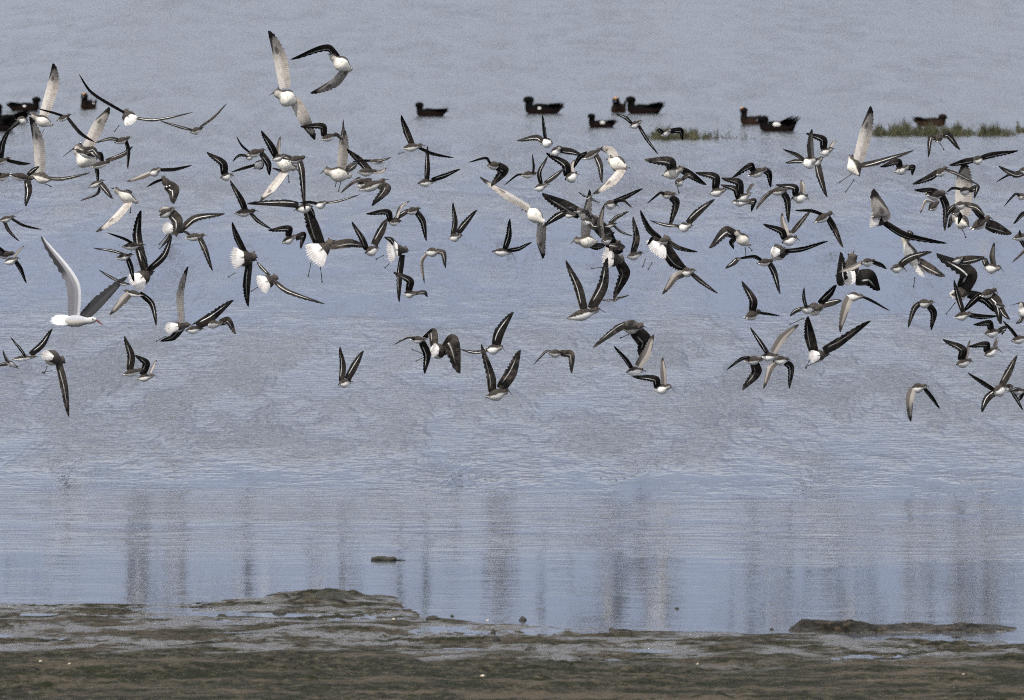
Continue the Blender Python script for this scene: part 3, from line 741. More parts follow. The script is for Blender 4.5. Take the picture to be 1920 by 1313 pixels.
for i, (px, py, w_, h_, lb) in enumerate(CL):
    rock("mud_clod", px, py, w_, h_, M_CLOD, lb, "clod", "dark clods on the mud", i)
SHL = [(738, 1162, 10, 5, "white shell on the mud spit left of the middle"), (634, 1110, 7, 4, "pale shell on top of the mound"),
       (1308, 1251, 8, 6, "cream shell on the mud right of the middle"), (76, 1279, 11, 7, "cream shell at the lower left"),
       (130, 1285, 9, 5, "second cream shell at the lower left, right of the first"), (1700, 1171, 9, 8, "bright yellowish shell on the long dark bank"),
       (905, 1306, 18, 6, "yellowish shell at the bottom edge, middle"), (1806, 1286, 9, 5, "pinkish shell at the lower right"),
       (914, 1163, 10, 3, "white shell fragment at the waterline in the middle")]
for i, (px, py, w_, h_, lb) in enumerate(SHL):
    rock("shell", px, py, w_, h_, M_SHELL, lb, "shell", "pale shells on the mud", 50 + i)
rock("leaf", 230, 1248, 11, 8, M_RUST, "rust-coloured curled leaf on the mud at the left", "leaf", None, 77)

# floating driftwood
c = ground(720, 1051)
s = c.y / F_PX
g = Geo()
tube(g, [Vector((x * s, 0.01 * math.sin(x), (2.2 + 1.3 * math.sin(x * 0.4)) * s)) for x in (-24, -18, -10, 0, 10, 18, 22)],
     [3.5 * s, 5.2 * s, 5 * s, 6 * s, 5.4 * s, 4.6 * s, 3 * s], 9)
tube(g, [Vector((20 * s, 0, 0.5 * s)), Vector((30 * s, 0, 1.0 * s)), Vector((41 * s, 0, 0.6 * s))], [1.6 * s, 1.0 * s, 0.5 * s], 6)
o = g.obj("driftwood", M_CLOD, loc=c)
tag(o, "short dark piece of driftwood floating in the calm water left of the middle", "driftwood")
# ------------------------------------------------------------------ plumage
def body_mat(name, back, side, belly, head, lo=0.42, hi=0.60, speck=0.5):
    m = NM(name)
    uv = m.n("ShaderNodeUVMap").outputs[0]
    u, v, _ = m.sep(uv)
    co = m.n("ShaderNodeTexCoord").outputs["Object"]
    rnd = m.n("ShaderNodeObjectInfo").outputs["Random"]
    n = m.noise(co, 160.0, 4, 0.7)
    n2 = m.noise(co, 45.0, 3, 0.6)
    bk = m.mix(m.math('MULTIPLY', m.step(n, 0.42, 0.62), speck), back, side)
    vv = m.math('ADD', v, m.math('MULTIPLY', m.math('SUBTRACT', n2, 0.5), 0.28))
    # the dark of the back comes farther down towards the breast
    vv = m.math('ADD', vv, m.math('MULTIPLY', m.math('SUBTRACT', m.step(u, 0.12, 0.42), 1.0), 0.16))
    col = m.mix(m.step(vv, lo, hi), bk, belly)
    col = m.mix(m.math('MULTIPLY', m.step(u, 0.08, 0.30, 1, 0), m.step(v, 0.5, 0.85, 1.0, 0.55)), col, m.mix(m.step(n, 0.4, 0.6), head, side))
    col = m.mix(m.math('MULTIPLY', rnd, 0.25), col, side)
    fl = m.noise(m.mapped(co, (1, 1, 1)), 75.0, 4, 0.75)
    col = m.mix(m.math('MULTIPLY', m.step(fl, 0.52, 0.66), 0.0 if 'gull' in name else 0.55), col, side)      # mottled flanks
    m.base(col, 0.75, 0.15)
    m.set(m.p.inputs["Normal"], m.bump(n, 0.25, 0.004))
    return m.m


def wing_top(name, cov, prim, bar, edge, barw=1.0):
    m = NM(name)
    uv = m.n("ShaderNodeUVMap").outputs[0]
    u, v, _ = m.sep(uv)
    n = m.noise(m.mapped(uv, (30, 16, 1)), 1.0, 3, 0.6)
    w = m.n("ShaderNodeTexWave")
    m.set(w.inputs[0], m.mapped(uv, (1, 0.25, 1)))
    w.inputs["Scale"].default_value = 11.0
    w.inputs["Distortion"].default_value = 1.2
    col = m.mix(m.step(n, 0.40, 0.62), cov, tuple(c * 2.3 for c in cov))
    pr = m.mix(m.step(w.outputs["Fac"], 0.75, 0.95), prim, tuple(c * 2.2 + 0.01 for c in prim))
    handy = m.math('MAXIMUM', m.step(u, 0.42, 0.60), m.step(v, 0.52, 0.60))
    col = m.mix(handy, col, pr)
    vb = m.math('ABSOLUTE', m.math('SUBTRACT', v, m.step(u, 0.1, 0.8, 0.68, 0.54)))
    bm = m.math('MULTIPLY', m.step(vb, 0.06 * barw, 0.13 * barw, 1, 0), m.math('MULTIPLY', m.step(u, 0.10, 0.2), m.step(u, 0.62, 0.86, 1, 0)))
    bm = m.math('MULTIPLY', bm, m.step(m.noise(m.mapped(uv, (26, 1, 1)), 1.0, 1), 0.28, 0.5, 0.45, 1))
    bm = m.math('MULTIPLY', bm, m.step(m.n('ShaderNodeObjectInfo').outputs['Random'], 0.0, 1.0, 1.0, 0.45))
    col = m.mix(bm, col, bar)
    rnd = m.n("ShaderNodeObjectInfo").outputs["Random"]
    co = m.n("ShaderNodeTexCoord").outputs["Object"]
    wear = m.step(m.noise(co, 30.0, 4, 0.7), 0.45, 0.65)
    col = m.mix(m.math('MULTIPLY', wear, m.math('MULTIPLY', rnd, 0.55)), col, (0.085, 0.070, 0.058))
    te = m.math('MULTIPLY', m.step(v, 0.93, 0.98), m.step(u, 0.1, 0.5, 0.8, 0.0))
    col = m.mix(te, col, edge)
    m.base(col, 0.8, 0.1)
    return m.m


def wing_under(name, cov, flight, tip, tipu=0.84, mottle=0.0, carpal=0.0):
    m = NM(name)
    uv = m.n("ShaderNodeUVMap").outputs[0]
    u, v, _ = m.sep(uv)
    n = m.noise(m.mapped(uv, (13, 4, 1)), 1.0, 3, 0.6)
    w = m.n("ShaderNodeTexWave")
    m.set(w.inputs[0], m.mapped(uv, (1, 0.2, 1)))
    w.inputs["Scale"].default_value = 12.0
    w.inputs["Distortion"].default_value = 1.0
    col = m.mix(m.step(v, 0.40, 0.56), cov, flight)
    col = m.mix(m.math('MULTIPLY', m.step(w.outputs["Fac"], 0.7, 0.95), m.math('MULTIPLY', m.step(v, 0.45, 0.6), 0.35)), col, tip)
    if mottle:
        col = m.mix(m.math('MULTIPLY', m.math('MULTIPLY', m.step(n, 0.48, 0.64), m.step(v, 0.15, 0.7, 0.5, 1.0)), mottle * 0.8), col, (0.20, 0.165, 0.135))
    if carpal:
        d1 = m.math('POWER', m.math('MULTIPLY', m.math('SUBTRACT', u, 0.56), 9.0), 2.0)
        d2 = m.math('POWER', m.math('MULTIPLY', m.math('SUBTRACT', v, 0.38), 5.0), 2.0)
        col = m.mix(m.math('MULTIPLY', m.step(m.math('ADD', d1, d2), 0.15, 1.0, 1, 0), carpal), col, (0.12, 0.10, 0.09))
    d = m.math('ADD', u, m.math('MULTIPLY', m.math('SUBTRACT', n, 0.5), 0.12))
    col = m.mix(m.step(d, tipu - 0.04, tipu + 0.05), col, tip)
    lead = m.math('MULTIPLY', m.step(m.math('SUBTRACT', v, m.math('MULTIPLY', m.step(u, 0.5, 1.0), 0.30 if mottle else 0.05)), 0.04, 0.16, 1, 0), m.step(u, 0.42, 0.6))
    col = m.mix(m.math('MULTIPLY', lead, 0.85), col, tip)
    if name == "gull_underwing":   # black trailing edge of the outer hand, white leading edge
        hand = m.math('MULTIPLY', m.step(u, 0.5, 0.62), m.step(v, 0.42, 0.55))
        col = m.mix(m.math('MULTIPLY', hand, 0.9), m.mix(m.step(v, 0.16, 0.28, 1, 0), col, (0.60, 0.60, 0.60)), tip)
    m.base(col, 0.7, 0.2)
    # thin flight feathers let some light through
    tr = m.n("ShaderNodeBsdfTranslucent")
    m.set(tr.inputs[0], col)
    mx = m.n("ShaderNodeMixShader")
    mx.inputs[0].default_value = 0.2
    m.t.links.new(m.p.outputs[0], mx.inputs[1]); m.t.links.new(tr.outputs[0], mx.inputs[2])
    m.t.links.new(mx.outputs[0], m.out.inputs[0])
    return m.m


def tail_mat(name, white, dark, bars):
    m = NM(name)
    uv = m.n("ShaderNodeUVMap").outputs[0]
    u, v, _ = m.sep(uv)
    if bars:
        w = m.n("ShaderNodeTexWave")
        w.bands_direction = 'X'
        m.set(w.inputs[0], uv)
        w.inputs["Scale"].default_value = 4.2
        w.inputs["Distortion"].default_value = 0.8
        rw = m.noise(m.mapped(uv, (2, 22, 1)), 1.0, 2)
        k = m.math('MULTIPLY', m.step(w.outputs["Fac"], 0.62, 0.85), m.math('MULTIPLY', m.step(u, 0.5, 0.7), m.step(rw, 0.35, 0.6, 0.35, 1.0)))
    else:
        k = m.math('MULTIPLY', m.step(m.math('ABSOLUTE', m.math('SUBTRACT', v, 0.5)), 0.16, 0.30, 1, 0), 1.0)
    if bars:     # feather gaps and a soft grey wash between the webs
        w2 = m.n("ShaderNodeTexWave")
        w2.bands_direction = 'Y'
        m.set(w2.inputs[0], m.mapped(uv, (0.2, 1, 1)))
        w2.inputs["Scale"].default_value = 4.3
        w2.inputs["Distortion"].default_value = 2.5
        w2.inputs["Detail"].default_value = 3.0
        gap = m.math('MULTIPLY', m.step(w2.outputs["Fac"], 0.0, 0.45, 1, 0), m.step(u, 0.3, 0.9, 0.05, 0.6))
        white = m.mix(gap, white, (0.30, 0.28, 0.27))
        white = m.mix(m.math('MULTIPLY', m.step(m.math('ABSOLUTE', m.math('SUBTRACT', v, 0.5)), 0.0, 0.13, 1, 0), m.step(u, 0.0, 0.4, 1, 0)), white, dark)
    return m.base(m.mix(k, white, dark), 0.75, 0.15).m


PL = {
    'd': dict(body=body_mat("small_wader_body", (0.014, 0.011, 0.009), (0.060, 0.050, 0.042), (0.74, 0.72, 0.68), (0.034, 0.028, 0.024)),
              top=wing_top("small_wader_upperwing", (0.010, 0.0085, 0.0075), (0.004, 0.0037, 0.0037), (0.62, 0.61, 0.58), (0.22, 0.2, 0.18), 0.45),
              under=wing_under("small_wader_underwing", (0.30, 0.27, 0.24), (0.10, 0.088, 0.078), (0.025, 0.022, 0.02)),
              tail=tail_mat("small_wader_tail", (0.72, 0.70, 0.66), (0.02, 0.018, 0.016), False), L=46.0, LW=68.0, CH=15.0),
    'p': dict(body=body_mat("large_wader_body", (0.012, 0.010, 0.009), (0.085, 0.073, 0.062), (0.74, 0.70, 0.62), (0.045, 0.032, 0.028), 0.40, 0.56, 0.75),
              top=wing_top("large_wader_upperwing", (0.016, 0.0135, 0.0115), (0.0045, 0.004, 0.004), (0.58, 0.57, 0.52), (0.2, 0.19, 0.17), 0.5),
              under=wing_under("large_wader_underwing", (0.50, 0.465, 0.42), (0.42, 0.38, 0.34), (0.018, 0.015, 0.014), 0.82, 0.75, 0.9),
              tail=tail_mat("large_wader_tail", (0.66, 0.63, 0.60), (0.03, 0.026, 0.022), True), L=58.0, LW=100.0, CH=24.0),
    'g': dict(body=body_mat("gull_body", (0.30, 0.31, 0.33), (0.42, 0.42, 0.41), (0.40, 0.38, 0.33), (0.44, 0.43, 0.40), 0.3, 0.45, 0.2),
              top=wing_top("gull_upperwing", (0.22, 0.235, 0.255), (0.30, 0.31, 0.33), (0.5, 0.5, 0.52), (0.6, 0.6, 0.6), 0.2),
              under=wing_under("gull_underwing", (0.25, 0.245, 0.26), (0.19, 0.185, 0.20), (0.02, 0.02, 0.02), 0.96),
              tail=tail_mat("gull_tail", (0.82, 0.82, 0.80), (0.8, 0.8, 0.8), False), L=98.0, LW=165.0, CH=26.0),
}
M_GULLDARK = wing_under("gull_shaded_underwing", (0.035, 0.035, 0.037), (0.016, 0.016, 0.017), (0.006, 0.006, 0.006), 0.8)  # underside of the near wing, its shade put into the colour
M_BILL = plain("bill", (0.012, 0.011, 0.010), 0.45, 0.4)
M_EYE = plain("eye", (0.004, 0.004, 0.004), 0.15, 0.6, 0.0)
M_LEG = plain("leg_skin", (0.030, 0.026, 0.022), 0.6, 0.3)
M_REDLEG = plain("red_bill", (0.10, 0.018, 0.012), 0.5, 0.4)

BODY_T = [0.0, 0.03, 0.08, 0.14, 0.21, 0.29, 0.38, 0.48, 0.58, 0.68, 0.78, 0.87, 0.94]
BODY_R = [0.05, 0.17, 0.255, 0.265, 0.25, 0.33, 0.44, 0.50, 0.48, 0.40, 0.27, 0.16, 0.07]


def rot_to(v, w):      # component of v orthogonal to w, normalised
    v = v - w * v.dot(w)
    return v.normalized() if v.length > 1e-6 else Vector((0, 0, 1)).cross(w).normalized()


def wing_geo(g, k, rng, R, W, P, zs, w, back2, LW, CH, facing, side_flip, joint):
    """R,W,P: 2-D px (y up), w: seen width px; adds upper and lower skins"""
    def ext(a, b, L):
        l = (b - a).length
        return min(math.sqrt(max(0.0, L * L - l * l)), 0.62 * L)
    La, Lh = LW * 0.42, LW * 0.60
    zW = zs * ext(R, W, La)
    zP = zW + zs * ext(W, P, Lh) * 0.8
    w *= 1.2
    p0, p1, p2 = Vector((R.x, R.y, 0)).lerp(joint, 0.6), Vector((W.x, W.y, zW)), Vector((P.x, P.y, zP))
    # smooth spine through root, wrist, tip
    def spine(s):
        q = 0.42
        if s < q:
            t = s / q
            m0, m1 = (p1 - p0) * 1.0, ((p2 - p0)).normalized() * (p1 - p0).length * 0.85
            a, b = p0, p1
        else:
            t = (s - q) / (1 - q)
            m0, m1 = ((p2 - p0)).normalized() * (p2 - p1).length * 0.85, (p2 - p1) * 1.0
            a, b = p1, p2
        return a * (2 * t**3 - 3 * t**2 + 1) + m0 * (t**3 - 2 * t**2 + t) + b * (-2 * t**3 + 3 * t**2) + m1 * (t**3 - t**2)
    whole = (p2 - p0); wl2 = Vector((whole.x, whole.y)).length
    perp_ref = Vector((-whole.y, whole.x, 0)).normalized()
    sgn = 1.0 if perp_ref.x * back2.x + perp_ref.y * back2.y > 0 else -1.0
    # wings that fold sharply keep their trailing edge on the inner side of the fold
    cr = (W - R).x * (P - W).y - (W - R).y * (P - W).x
    bendiness = cr / max(1e-3, (W - R).length * (P - W).length)
    if abs(bendiness) > 0.45:
        sgn = 1.0 if cr > 0 else -1.0
    if side_flip:
        sgn = -sgn
    prof = [(0, .80), (.08, .92), (.25, 1.0), (.42, 1.0), (.52, .96), (.64, .84), (.76, .68), (.88, .47), (.95, .29), (1.0, .06)]
    NS, NC = 24, 6
    wc = min(w, CH * 1.35)
    k_z = math.sqrt(max(0.0, (CH * 1.0) ** 2 - wc * wc)) * 0.75
    zdir = rng.choice((-1, 1))
    up, lo, uvs = [], [], []
    for i in range(NS + 1):
        s = i / NS
        c = np.interp(s, [a for a, b in prof], [b for a, b in prof])
        p = spine(s)
        d = (spine(min(1, s + 0.02)) - spine(max(0, s - 0.02)))
        d2 = Vector((d.x, d.y, 0))
        d2 = d2.normalized() if d2.length > 1e-4 else whole.normalized()
        n2 = Vector((-d2.y, d2.x, 0)) * sgn
        # primaries sweep outward towards the tip
        sw = 0.35 * max(0, s - 0.5)
        chord = (n2 + d2 * sw) * w * c + Vector((0, 0, zdir * k_z * c))
        lead = -0.30 * (1 - s * 0.5)
        notch = 1.0
        if s > 0.45:
            notch = 0.86 + 0.14 * (i % 2)
        nrm = d.cross(chord)
        nrm = nrm.normalized() if nrm.length > 1e-6 else Vector((0, 0, 1))
        if nrm.z < 0: nrm = -nrm
        ru, rl, ruv = [], [], []
        for j in range(NC + 1):
            v = j / NC
            th = (0.075 * (1 - s * 0.8) * math.sin(math.pi * min(1, v * 1.25 + 0.08)) if v < 0.8 else 0.0) * CH * c
            q = p + chord * (lead + v * (notch if j == NC else 1.0))
            q = q + nrm * 0.06 * CH * c * math.sin(math.pi * v)      # camber
            ru.append(q + nrm * (th * 0.5 + 0.10)); rl.append(q - nrm * (th * 0.5 + 0.10))
            ruv.append((s, v))
        up.append(ru); lo.append(rl); uvs.append(ruv)
    f, b = (1, 2) if facing == 't' else ((3, 1) if facing == 'n' else (2, 1))
    g.grid([[k(q) for q in r] for r in up], f, uvs)
    g.grid([[k(q) for q in r] for r in lo], b, uvs)
    # closing rim
    rim_u = [r[0] for r in up] + [q for q in up[-1][1:]] + [r[-1] for r in reversed(up[:-1])]
    rim_l = [r[0] for r in lo] + [q for q in lo[-1][1:]] + [r[-1] for r in reversed(lo[:-1])]
    ruv = [u_[0] for u_ in uvs] + uvs[-1][1:] + [u_[-1] for u_ in reversed(uvs[:-1])]
    g.grid([[k(a), k(b_)] for a, b_ in zip(rim_u, rim_l)], 1, [[q, q] for q in ruv])


def make_bird(kind, head, tail, th, roll, fan, wings, legs, bill, label, depth, rng, name, group, cat):
    th *= 1.26
    P = PL[kind]
    s = depth / F_PX
    cx, cy = (head[0] + tail[0]) / 2, (head[1] + tail[1]) / 2
    origin = at(cx, cy, depth)
    def k(q):   # local px (x right, y up, z towards the camera) -> metres, world axes
        return (R_ * q.x + U_ * q.y - F_ * q.z) * s
    def pt(p): return Vector((p[0] - cx, -(p[1] - cy)))
    H, T = pt(head), pt(tail)
    l2 = (H - T).length
    L = P['L'] if kind != 'd' else P['L'] * max(0.8, min(1.1, th / 13))
    dz = min(math.sqrt(max(0, L * L - l2 * l2)), 0.75 * L)
    dz *= (-1 if (fan > 20 and roll > 30) else rng.choice((-1, 1)) * 0.6)
    h3, t3 = Vector((H.x, H.y, dz / 2)), Vector((T.x, T.y, -dz / 2))
    ax = (t3 - h3)
    Lb = ax.length
    axn = ax.normalized()
    up0 = rot_to(Vector((0.0, 1, 0.12)), axn)
    zc = rot_to(Vector((0, 0, 1)), axn)
    rr = math.radians(roll)
    up = rot_to(up0 * math.cos(rr) + zc * math.sin(rr), axn)
    sd = axn.cross(up)
    g = Geo()
    rows, uvs = [], []
    for t, r in zip(BODY_T, BODY_R):
        lift = (0.10 * (1 - t / 0.25) if t < 0.25 else 0.0) * th
        c = h3 + ax * t + up * lift
        row, ru = [], []
        for j in range(14):
            a = 2 * math.pi * j / 14
            e = Vector((math.sin(a), math.cos(a)))
            q = c + (sd * e.x * 0.96 + up * (e.y * (0.86 if e.y > 0 else 1.02))) * r * th
            row.append(k(q)); ru.append((t, (1 - e.y) / 2))
        rows.append(row); uvs.append(ru)
    g.grid(rows, 0, uvs, close=True)
    nose = h3 - axn * 0.02 * th + up * 0.08 * th
    g.add([k(nose)] + rows[0], [(0, (j + 1) % 14 + 1, j + 1) for j in range(14)], 0, [(0, 0.5)] * 15)
    back2 = Vector((T.x - H.x, T.y - H.y))
    for i, (R, W, Pt, w, fc) in enumerate(wings):
        flip = fc.endswith('f')
        r3 = pt(R)
        tt = max(0.26, min(0.66, (r3 - H).dot(T - H) / max(1.0, l2 * l2)))
        joint = h3 + ax * tt + up * 0.12 * th
        wing_geo(g, k, rng, r3, pt(W), pt(Pt), (1 if i == 0 else -1), w, back2, P['LW'], P['CH'], fc[0], flip, joint)
    o = g.obj(name, [P['body'], P['top'], P['under']] + ([M_GULLDARK] if kind == 'g' else []), loc=origin)
    tag(o, label, cat, group)
    # tail
    g = Geo()
    fw = max(fan, th * 0.55)
    big = fan > 14
    apex = h3 + ax * (0.55 if big else 0.74)
    fw *= 0.92 if big else 1.0
    half = fw / 2
    tipd = t3 - apex
    tl = tipd.length
    if big:      # spread tail and white rump, held across the line of sight
        tipd = Vector(((T - H).x, (T - H).y, 0)).normalized()
        tipd.z = -0.25 if dz > 0 else 0.25
        apex = Vector((H.x, H.y, 0)).lerp(Vector((T.x, T.y, 0)), 0.45) + Vector((0, 0, max(h3.z, t3.z) * 0.5 + (0.30 * th if roll > 30 else 0)))
        tl = max(0.66 * (T - H).length, 0.44 * fan)
    td = tipd.normalized()
    across = rot_to(Vector((-T.y + H.y, T.x - H.x, 0)) if big else sd, td)
    nr = td.cross(across).normalized()
    if nr.z < 0: nr = -nr
    NF = 13
    rowsf, uvf = [], []
    for i in range(NF * 2 - 1):
        f = i / (NF * 2 - 2) * 2 - 1
        ln = tl * (1 - 0.30 * f * f) * (1.0 + rng.uniform(-0.06, 0.06) if i % 2 == 0 else 0.80)
        row, ru = [], []
        for j in range(7):
            r = j / 6
            wdt = half * (0.30 + 0.70 * r) if not big else half * (0.48 + 0.52 * math.sin(r * 1.57))
            q = apex + td * ln * r + across * f * wdt + nr * (0.5 + (0.06 * th) * (1 - f * f) * (1 - r) + (0.25 if i % 2 else 0))
            row.append(q); ru.append((r, (f + 1) / 2))
        rowsf.append(row); uvf.append(ru)
    g.grid([[k(q) for q in r] for r in rowsf], 0, uvf)
    g.grid([[k(q - nr * 0.7) for q in r] for r in rowsf], 0, uvf)
    g.obj("tail", [P['tail']], o)
    # bill
    b0 = nose + axn * 0.05 * th
    if bill:
        b2 = pt(bill); bt = Vector((b2.x, b2.y, b0.z + (dz * 0.15)))
    else:
        fall = Vector((0, -0.38, 0))
        dr = (-axn + fall).normalized()
        bl = (0.42 if kind == 'd' else 0.30) * min(th, 20)
        bt = b0 + dr * (bl + 0.05 * th)
    g = Geo()
    br = 0.95 if kind == 'd' else (1.5 if kind == 'p' else 2.2)
    tube(g, [k(b0), k(b0.lerp(bt, 0.5)), k(bt)], [br * s, br * 0.75 * s, br * 0.3 * s], 6)
    g.obj("bill", [M_REDLEG if kind == 'g' else M_BILL], o)
    # eyes
    if th >= 13:
        for sg in (-1, 1):
            c = h3 + ax * 0.06 + up * 0.11 * th + sd * sg * 0.235 * th + up * 0.06 * th
            r = 0.045 * th if kind != 'g' else 0.055 * th
            g = Geo()
            rows = []
            for a in range(5):
                ph = -math.pi / 2 + math.pi * (a + 0.5) / 5
                rows.append([k(c + (axn * math.cos(b * 1.0472) * math.cos(ph) + up * math.sin(b * 1.0472) * math.cos(ph) + sd * math.sin(ph)) * r) for b in range(6)])
            g.grid(rows, 0, None, close=True)
            g.obj("eye", [M_EYE], o)
    for (a, b) in legs:
        A, B = pt(a), pt(b)
        A3, B3 = Vector((A.x, A.y, 0)), Vector((B.x, B.y, -1))
        mid = A3.lerp(B3, 0.45) + Vector((0.6, 0.5, 0))
        g = Geo()
        tube(g, [k(A3), k(mid), k(B3)], [1.0 * s, 0.7 * s, 0.8 * s], 5)
        dd = (B3 - A3).normalized()
        for q in (-0.5, 0.0, 0.5):
            e = B3 + (dd + Vector((-dd.y, dd.x, 0.3)) * q).normalized() * 3.6
            tube(g, [k(B3), k(e)], [0.7 * s, 0.45 * s], 4)
        g.obj("leg", [M_LEG], o)
    return o


def load_birds(text):
    out = []
    x0 = y0 = 0
    for ln in text.strip().splitlines():
        if ln.startswith('T '):
            x0, y0 = map(float, ln.split()[1:]); continue
        parts = [p.strip() for p in ln.split('|')]
        h = parts[0].split()
        kd = h[0]
        v = list(map(float, h[1:]))
        X = lambda a, b: (x0 + a / 6, y0 + b / 6)
        head, tail = X(v[0], v[1]), X(v[2], v[3])
        wings, legs, bill = [], [], None
        for p in parts[1:-1]:
            q = p.split()
            if q[0] == 'L':
                f = list(map(float, q[1:])); legs.append((X(f[0], f[1]), X(f[2], f[3])))
            elif q[0] == 'B':
                f = list(map(float, q[1:])); bill = X(f[0], f[1])
            elif len(q) >= 8:
                f = list(map(float, q[:7])); wings.append((X(f[0], f[1]), X(f[2], f[3]), X(f[4], f[5]), f[6] / 6, q[7]))
        out.append((kd, head, tail, v[4] / 6, v[5], v[6] / 6, wings, legs, bill, parts[-1]))
    return out


rng = random.Random(11)
for kd, head, tail, th, roll, fan, wings, legs, bill, label in load_birds(BIRDS):
    small = kd == 'd'
    dep = rng.uniform(36.0, 37.6) if small else rng.uniform(38.0, 39.4)
    make_bird(kd, head, tail, th, roll, fan, wings, legs, bill, label, dep, rng,
              "sandpiper" if small else "plover",
              "small waders of the flying flock" if small else "large waders of the flying flock", "wader")

make_bird('g', (182, 602), (98, 600), 20, 0, 22,
          [((143, 600), (142, 530), (78, 442), 21, 'u'), ((158, 602), (188, 568), (234, 519), 19, 'n')],
          [], (194, 610), "white gull with one pale raised wing and one shaded wing, at the left", 41.5, rng, "gull", None, "gull")


# ------------------------------------------------------------------ ducks on the water
def duck_mat(name, dark, warm):
    m = NM(name)
    co = m.n("ShaderNodeTexCoord").outputs["Object"]
    n = m.noise(m.mapped(co, (1, 1, 2.5)), 18.0, 4, 0.65)
    z = m.sep(co)[2]
    col = m.mix(m.step(m.math('ADD', z, m.math('MULTIPLY', m.math('SUBTRACT', n, 0.5), 0.08)), 0.0, 0.09), warm, dark)
    col = m.mix(m.math('MULTIPLY', m.step(n, 0.60, 0.7), 0.3), col, tuple(c * 3 + 0.012 for c in dark))
    m.base(col, 0.9, 0.04)
    m.set(m.p.inputs["Normal"], m.bump(n, 0.5, 0.01))
    return m.m


M_DUCK = duck_mat("duck_plumage", (0.003, 0.003, 0.003), (0.012, 0.006, 0.005))
M_DUCKB = duck_mat("brown_duck_plumage", (0.009, 0.007, 0.006), (0.042, 0.020, 0.013))
M_DWHITE = plain("duck_white_patch", (0.50, 0.48, 0.45), 0.7, 0.2, 0.08)
M_CREAM = plain("duck_forehead", (0.36, 0.19, 0.07), 0.7, 0.2, 0.15)
M_DBILL = plain("duck_bill", (0.10, 0.12, 0.14), 0.5, 0.4)


def blob(g, c, ax, r, mi=0, nu=9, nv=12, shape=None):
    """ellipsoid with axes vectors ax[0..2] scaled by r"""
    rows = []
    for i in range(nu):
        ph = -math.pi / 2 + math.pi * (i + 0.02) / (nu - 0.96)
        row = []
        for j in range(nv):
            t = 2 * math.pi * j / nv
            d = Vector((math.sin(ph), math.cos(ph) * math.cos(t), math.cos(ph) * math.sin(t)))
            row.append(c + ax[0] * d.x * r[0] + ax[1] * d.y * r[1] + ax[2] * d.z * r[2])
        rows.append(row)
    g.grid(rows, mi, None, close=True)


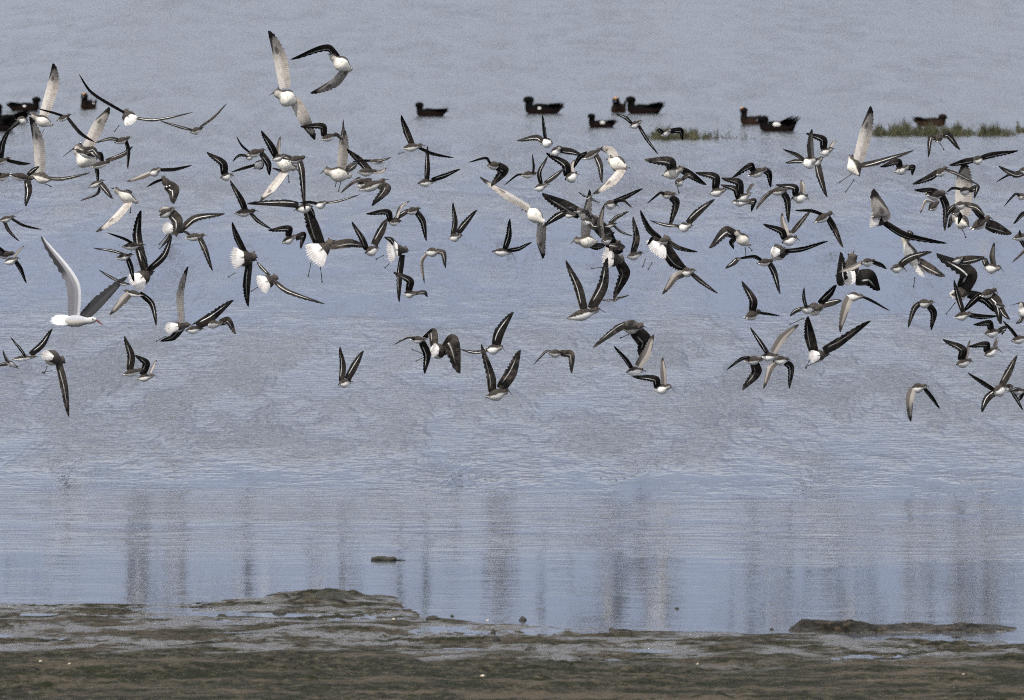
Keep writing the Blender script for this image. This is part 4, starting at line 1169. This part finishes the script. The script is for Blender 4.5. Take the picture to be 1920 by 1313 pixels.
def make_duck(px, ywl, length_px, head_h, yaw, label, neck=1.0, forehead=False, patch=0, mat=None, tail_up=0.0, headless=False, scale=None):
    """yaw 0 = facing left in the picture, 90 = facing the camera"""
    mat = mat or M_DUCK
    c = ground(px, ywl)
    s = c.y / F_PX
    L = 0.44
    y = math.radians(yaw)
    fw = Vector((-math.cos(y), -math.sin(y), 0))
    if scale: L *= scale
    sd = Vector((fw.y, -fw.x, 0)); up = Vector((0, 0, 1))
    g = Geo()
    # one skin from tail over the body and breast, up the neck to the head
    hx = 0.30
    st = [(-0.56, 0.20 + tail_up, 0.012, 0.006), (-0.46, 0.165 + tail_up * 0.6, 0.07, 0.04), (-0.36, 0.125, 0.125, 0.10), (-0.2, 0.095, 0.175, 0.165), (0.0, 0.085, 0.195, 0.195),
          (0.16, 0.09, 0.185, 0.195), (0.28, 0.115, 0.155, 0.165), (0.35, 0.16, 0.115, 0.125)]
    hh = head_h * s / L * 1.0
    nk = [(0.36, 0.15 + (hh - 0.15) * 0.30, 0.098, 0.105), (0.345, 0.15 + (hh - 0.15) * 0.55, 0.092, 0.10)]
    cs, rad = [], []
    for a, b, rw, rh in st + nk:
        cs.append(fw * a * L + up * b * L); rad.append((rw * L, rh * L))
    n = len(cs)
    rows = []
    for i in range(n):
        d = (cs[min(i + 1, n - 1)] - cs[max(i - 1, 0)]).normalized()
        u2 = rot_to(up if i < len(st) - 1 else -fw + up * 0.2, d)
        rows.append([cs[i] + (sd * math.cos(t * math.pi / 8) * rad[i][0] + u2 * math.sin(t * math.pi / 8) * rad[i][1]) for t in range(16)])
    # head: rounded end of the same skin
    hc = fw * 0.37 * L + up * (hh - 0.085) * L
    for (fy, rr) in ((-0.075, 0.105), (-0.03, 0.122), (0.02, 0.120), (0.06, 0.090), (0.085, 0.04)):
        rows.append([hc + up * fy * L + (sd * math.cos(t * math.pi / 8) * rr * 0.85 - fw * math.sin(t * math.pi / 8) * rr * 1.15) * L for t in range(16)])
    g.grid(rows, 0, None, close=True)
    g.add([cs[0] - fw * 0.02 * L] + rows[0], [(0, (j + 1) % 16 + 1, j + 1) for j in range(16)])
    g.add([hc + up * 0.09 * L] + rows[-1], [(0, j + 1, (j + 1) % 16 + 1) for j in range(16)])
    o = g.obj("duck", [mat], loc=Vector((c.x, c.y, -0.01)))
    tag(o, label, "duck", "ducks resting on the water")
    g = Geo()
    b0 = hc + fw * 0.075 * L - up * 0.012 * L
    blob(g, b0 + fw * 0.05 * L - up * 0.012 * L, (fw, sd, up), (0.055 * L, 0.030 * L, 0.020 * L), 0, 7, 8)
    g.obj("bill", [M_DBILL], o)
    # ragged wing tips and tail feathers
    rg = random.Random(int(px))
    for sg in (-1, 1):
        g = Geo()
        for q in range(7):
            a0 = fw * (0.06 - 0.05 * q) * L + sd * sg * 0.135 * L + up * (0.17 - 0.006 * q) * L
            e = fw * (-0.36 - 0.035 * q - rg.uniform(0, 0.06)) * L + sd * sg * 0.07 * L + up * (0.22 + rg.uniform(0.0, 0.09) + tail_up * 0.8) * L
            w_ = sd * sg * 0.02 * L + up * 0.028 * L
            m_ = a0.lerp(e, 0.55) + up * 0.012 * L
            g.add([a0 + w_, a0 - w_, m_ - w_ * 0.9, m_ + w_ * 0.9, e], [(0, 1, 2, 3), (3, 2, 4)])
            g.add([p_ + sd * sg * 0.008 * L for p_ in (a0 + w_, a0 - w_, m_ - w_ * 0.9, m_ + w_ * 0.9, e)], [(0, 1, 2, 3), (3, 2, 4)])
        g.obj("wing", [mat], o)
    if patch:
        g = Geo()
        sg = 1 if (sd.y < 0) else -1
        blob(g, fw * (0.10 if patch == 1 else 0.02) * L + sd * sg * 0.15 * L + up * (0.10 + 0.05 * patch) * L, (fw, sd, up), (0.062 * L * patch, 0.034 * L, 0.048 * L * patch), 0, 7, 10)
        tag(g.obj("wing_patch", [M_DWHITE], o), "white wing patch")
    if forehead:
        g = Geo()
        blob(g, hc + fw * 0.055 * L + up * 0.045 * L, (fw, sd, up), (0.065 * L, 0.05 * L, 0.055 * L), 0, 7, 10)
        tag(g.obj("forehead", [M_CREAM], o), "cream yellow forehead")
    for sg in (-1, 1):
        g = Geo()
        blob(g, hc + sd * sg * 0.083 * L + fw * 0.03 * L + up * 0.01 * L, (fw, sd, up), (0.012 * L, 0.008 * L, 0.012 * L), 0, 5, 6)
        g.obj("eye", [M_EYE], o)
    return o


make_duck(808, 218, 60, 28, 8, "small dark duck swimming alone, leftmost of the ducks right of the two high white waders", scale=0.80, patch=0)
make_duck(1018, 213, 82, 34, 4, "dark duck with round black head and small white flank patch, far row middle", patch=1)
make_duck(1160, 210, 42, 30, 78, "duck with a yellow forehead facing the viewer, in front of a long dark one", forehead=True, mat=M_DUCKB, scale=0.95)
make_duck(1208, 213, 66, 34, 2, "long dark duck with its neck upright, right behind the duck that faces the viewer", scale=0.95, tail_up=0.05)
make_duck(1128, 239, 48, 28, 20, "dark duck with a white breast patch, nearer than the pair behind it", patch=1.6, scale=0.72)
make_duck(1412, 233, 32, 34, 35, "duck with a yellow forehead, left of the one with the large white patch", forehead=True, mat=M_DUCKB, scale=0.80)
make_duck(1458, 246, 68, 30, -5, "dark duck with a large white wing patch and raised tail feathers, rightmost on open water", patch=1.7, scale=0.95, tail_up=0.16)
make_duck(1745, 236, 52, 24, 170, "brown duck sitting in the long grass strip at the upper right", mat=M_DUCKB, scale=0.8)
make_duck(166, 204, 42, 32, 75, "duck with a yellow forehead facing the viewer, at the upper left", forehead=True, patch=1.2, mat=M_DUCKB, scale=0.9)
make_duck(46, 208, 48, 28, 176, "brownish duck with a pale flank, right one of the dark cluster at the left edge", patch=1.1, scale=0.85)
make_duck(20, 232, 44, 40, 20, "black duck with raised feathers in the dark cluster at the left edge", tail_up=0.14, scale=0.9)
make_duck(-2, 246, 44, 50, 40, "black duck cut by the left edge of the frame", tail_up=0.2, scale=0.9)
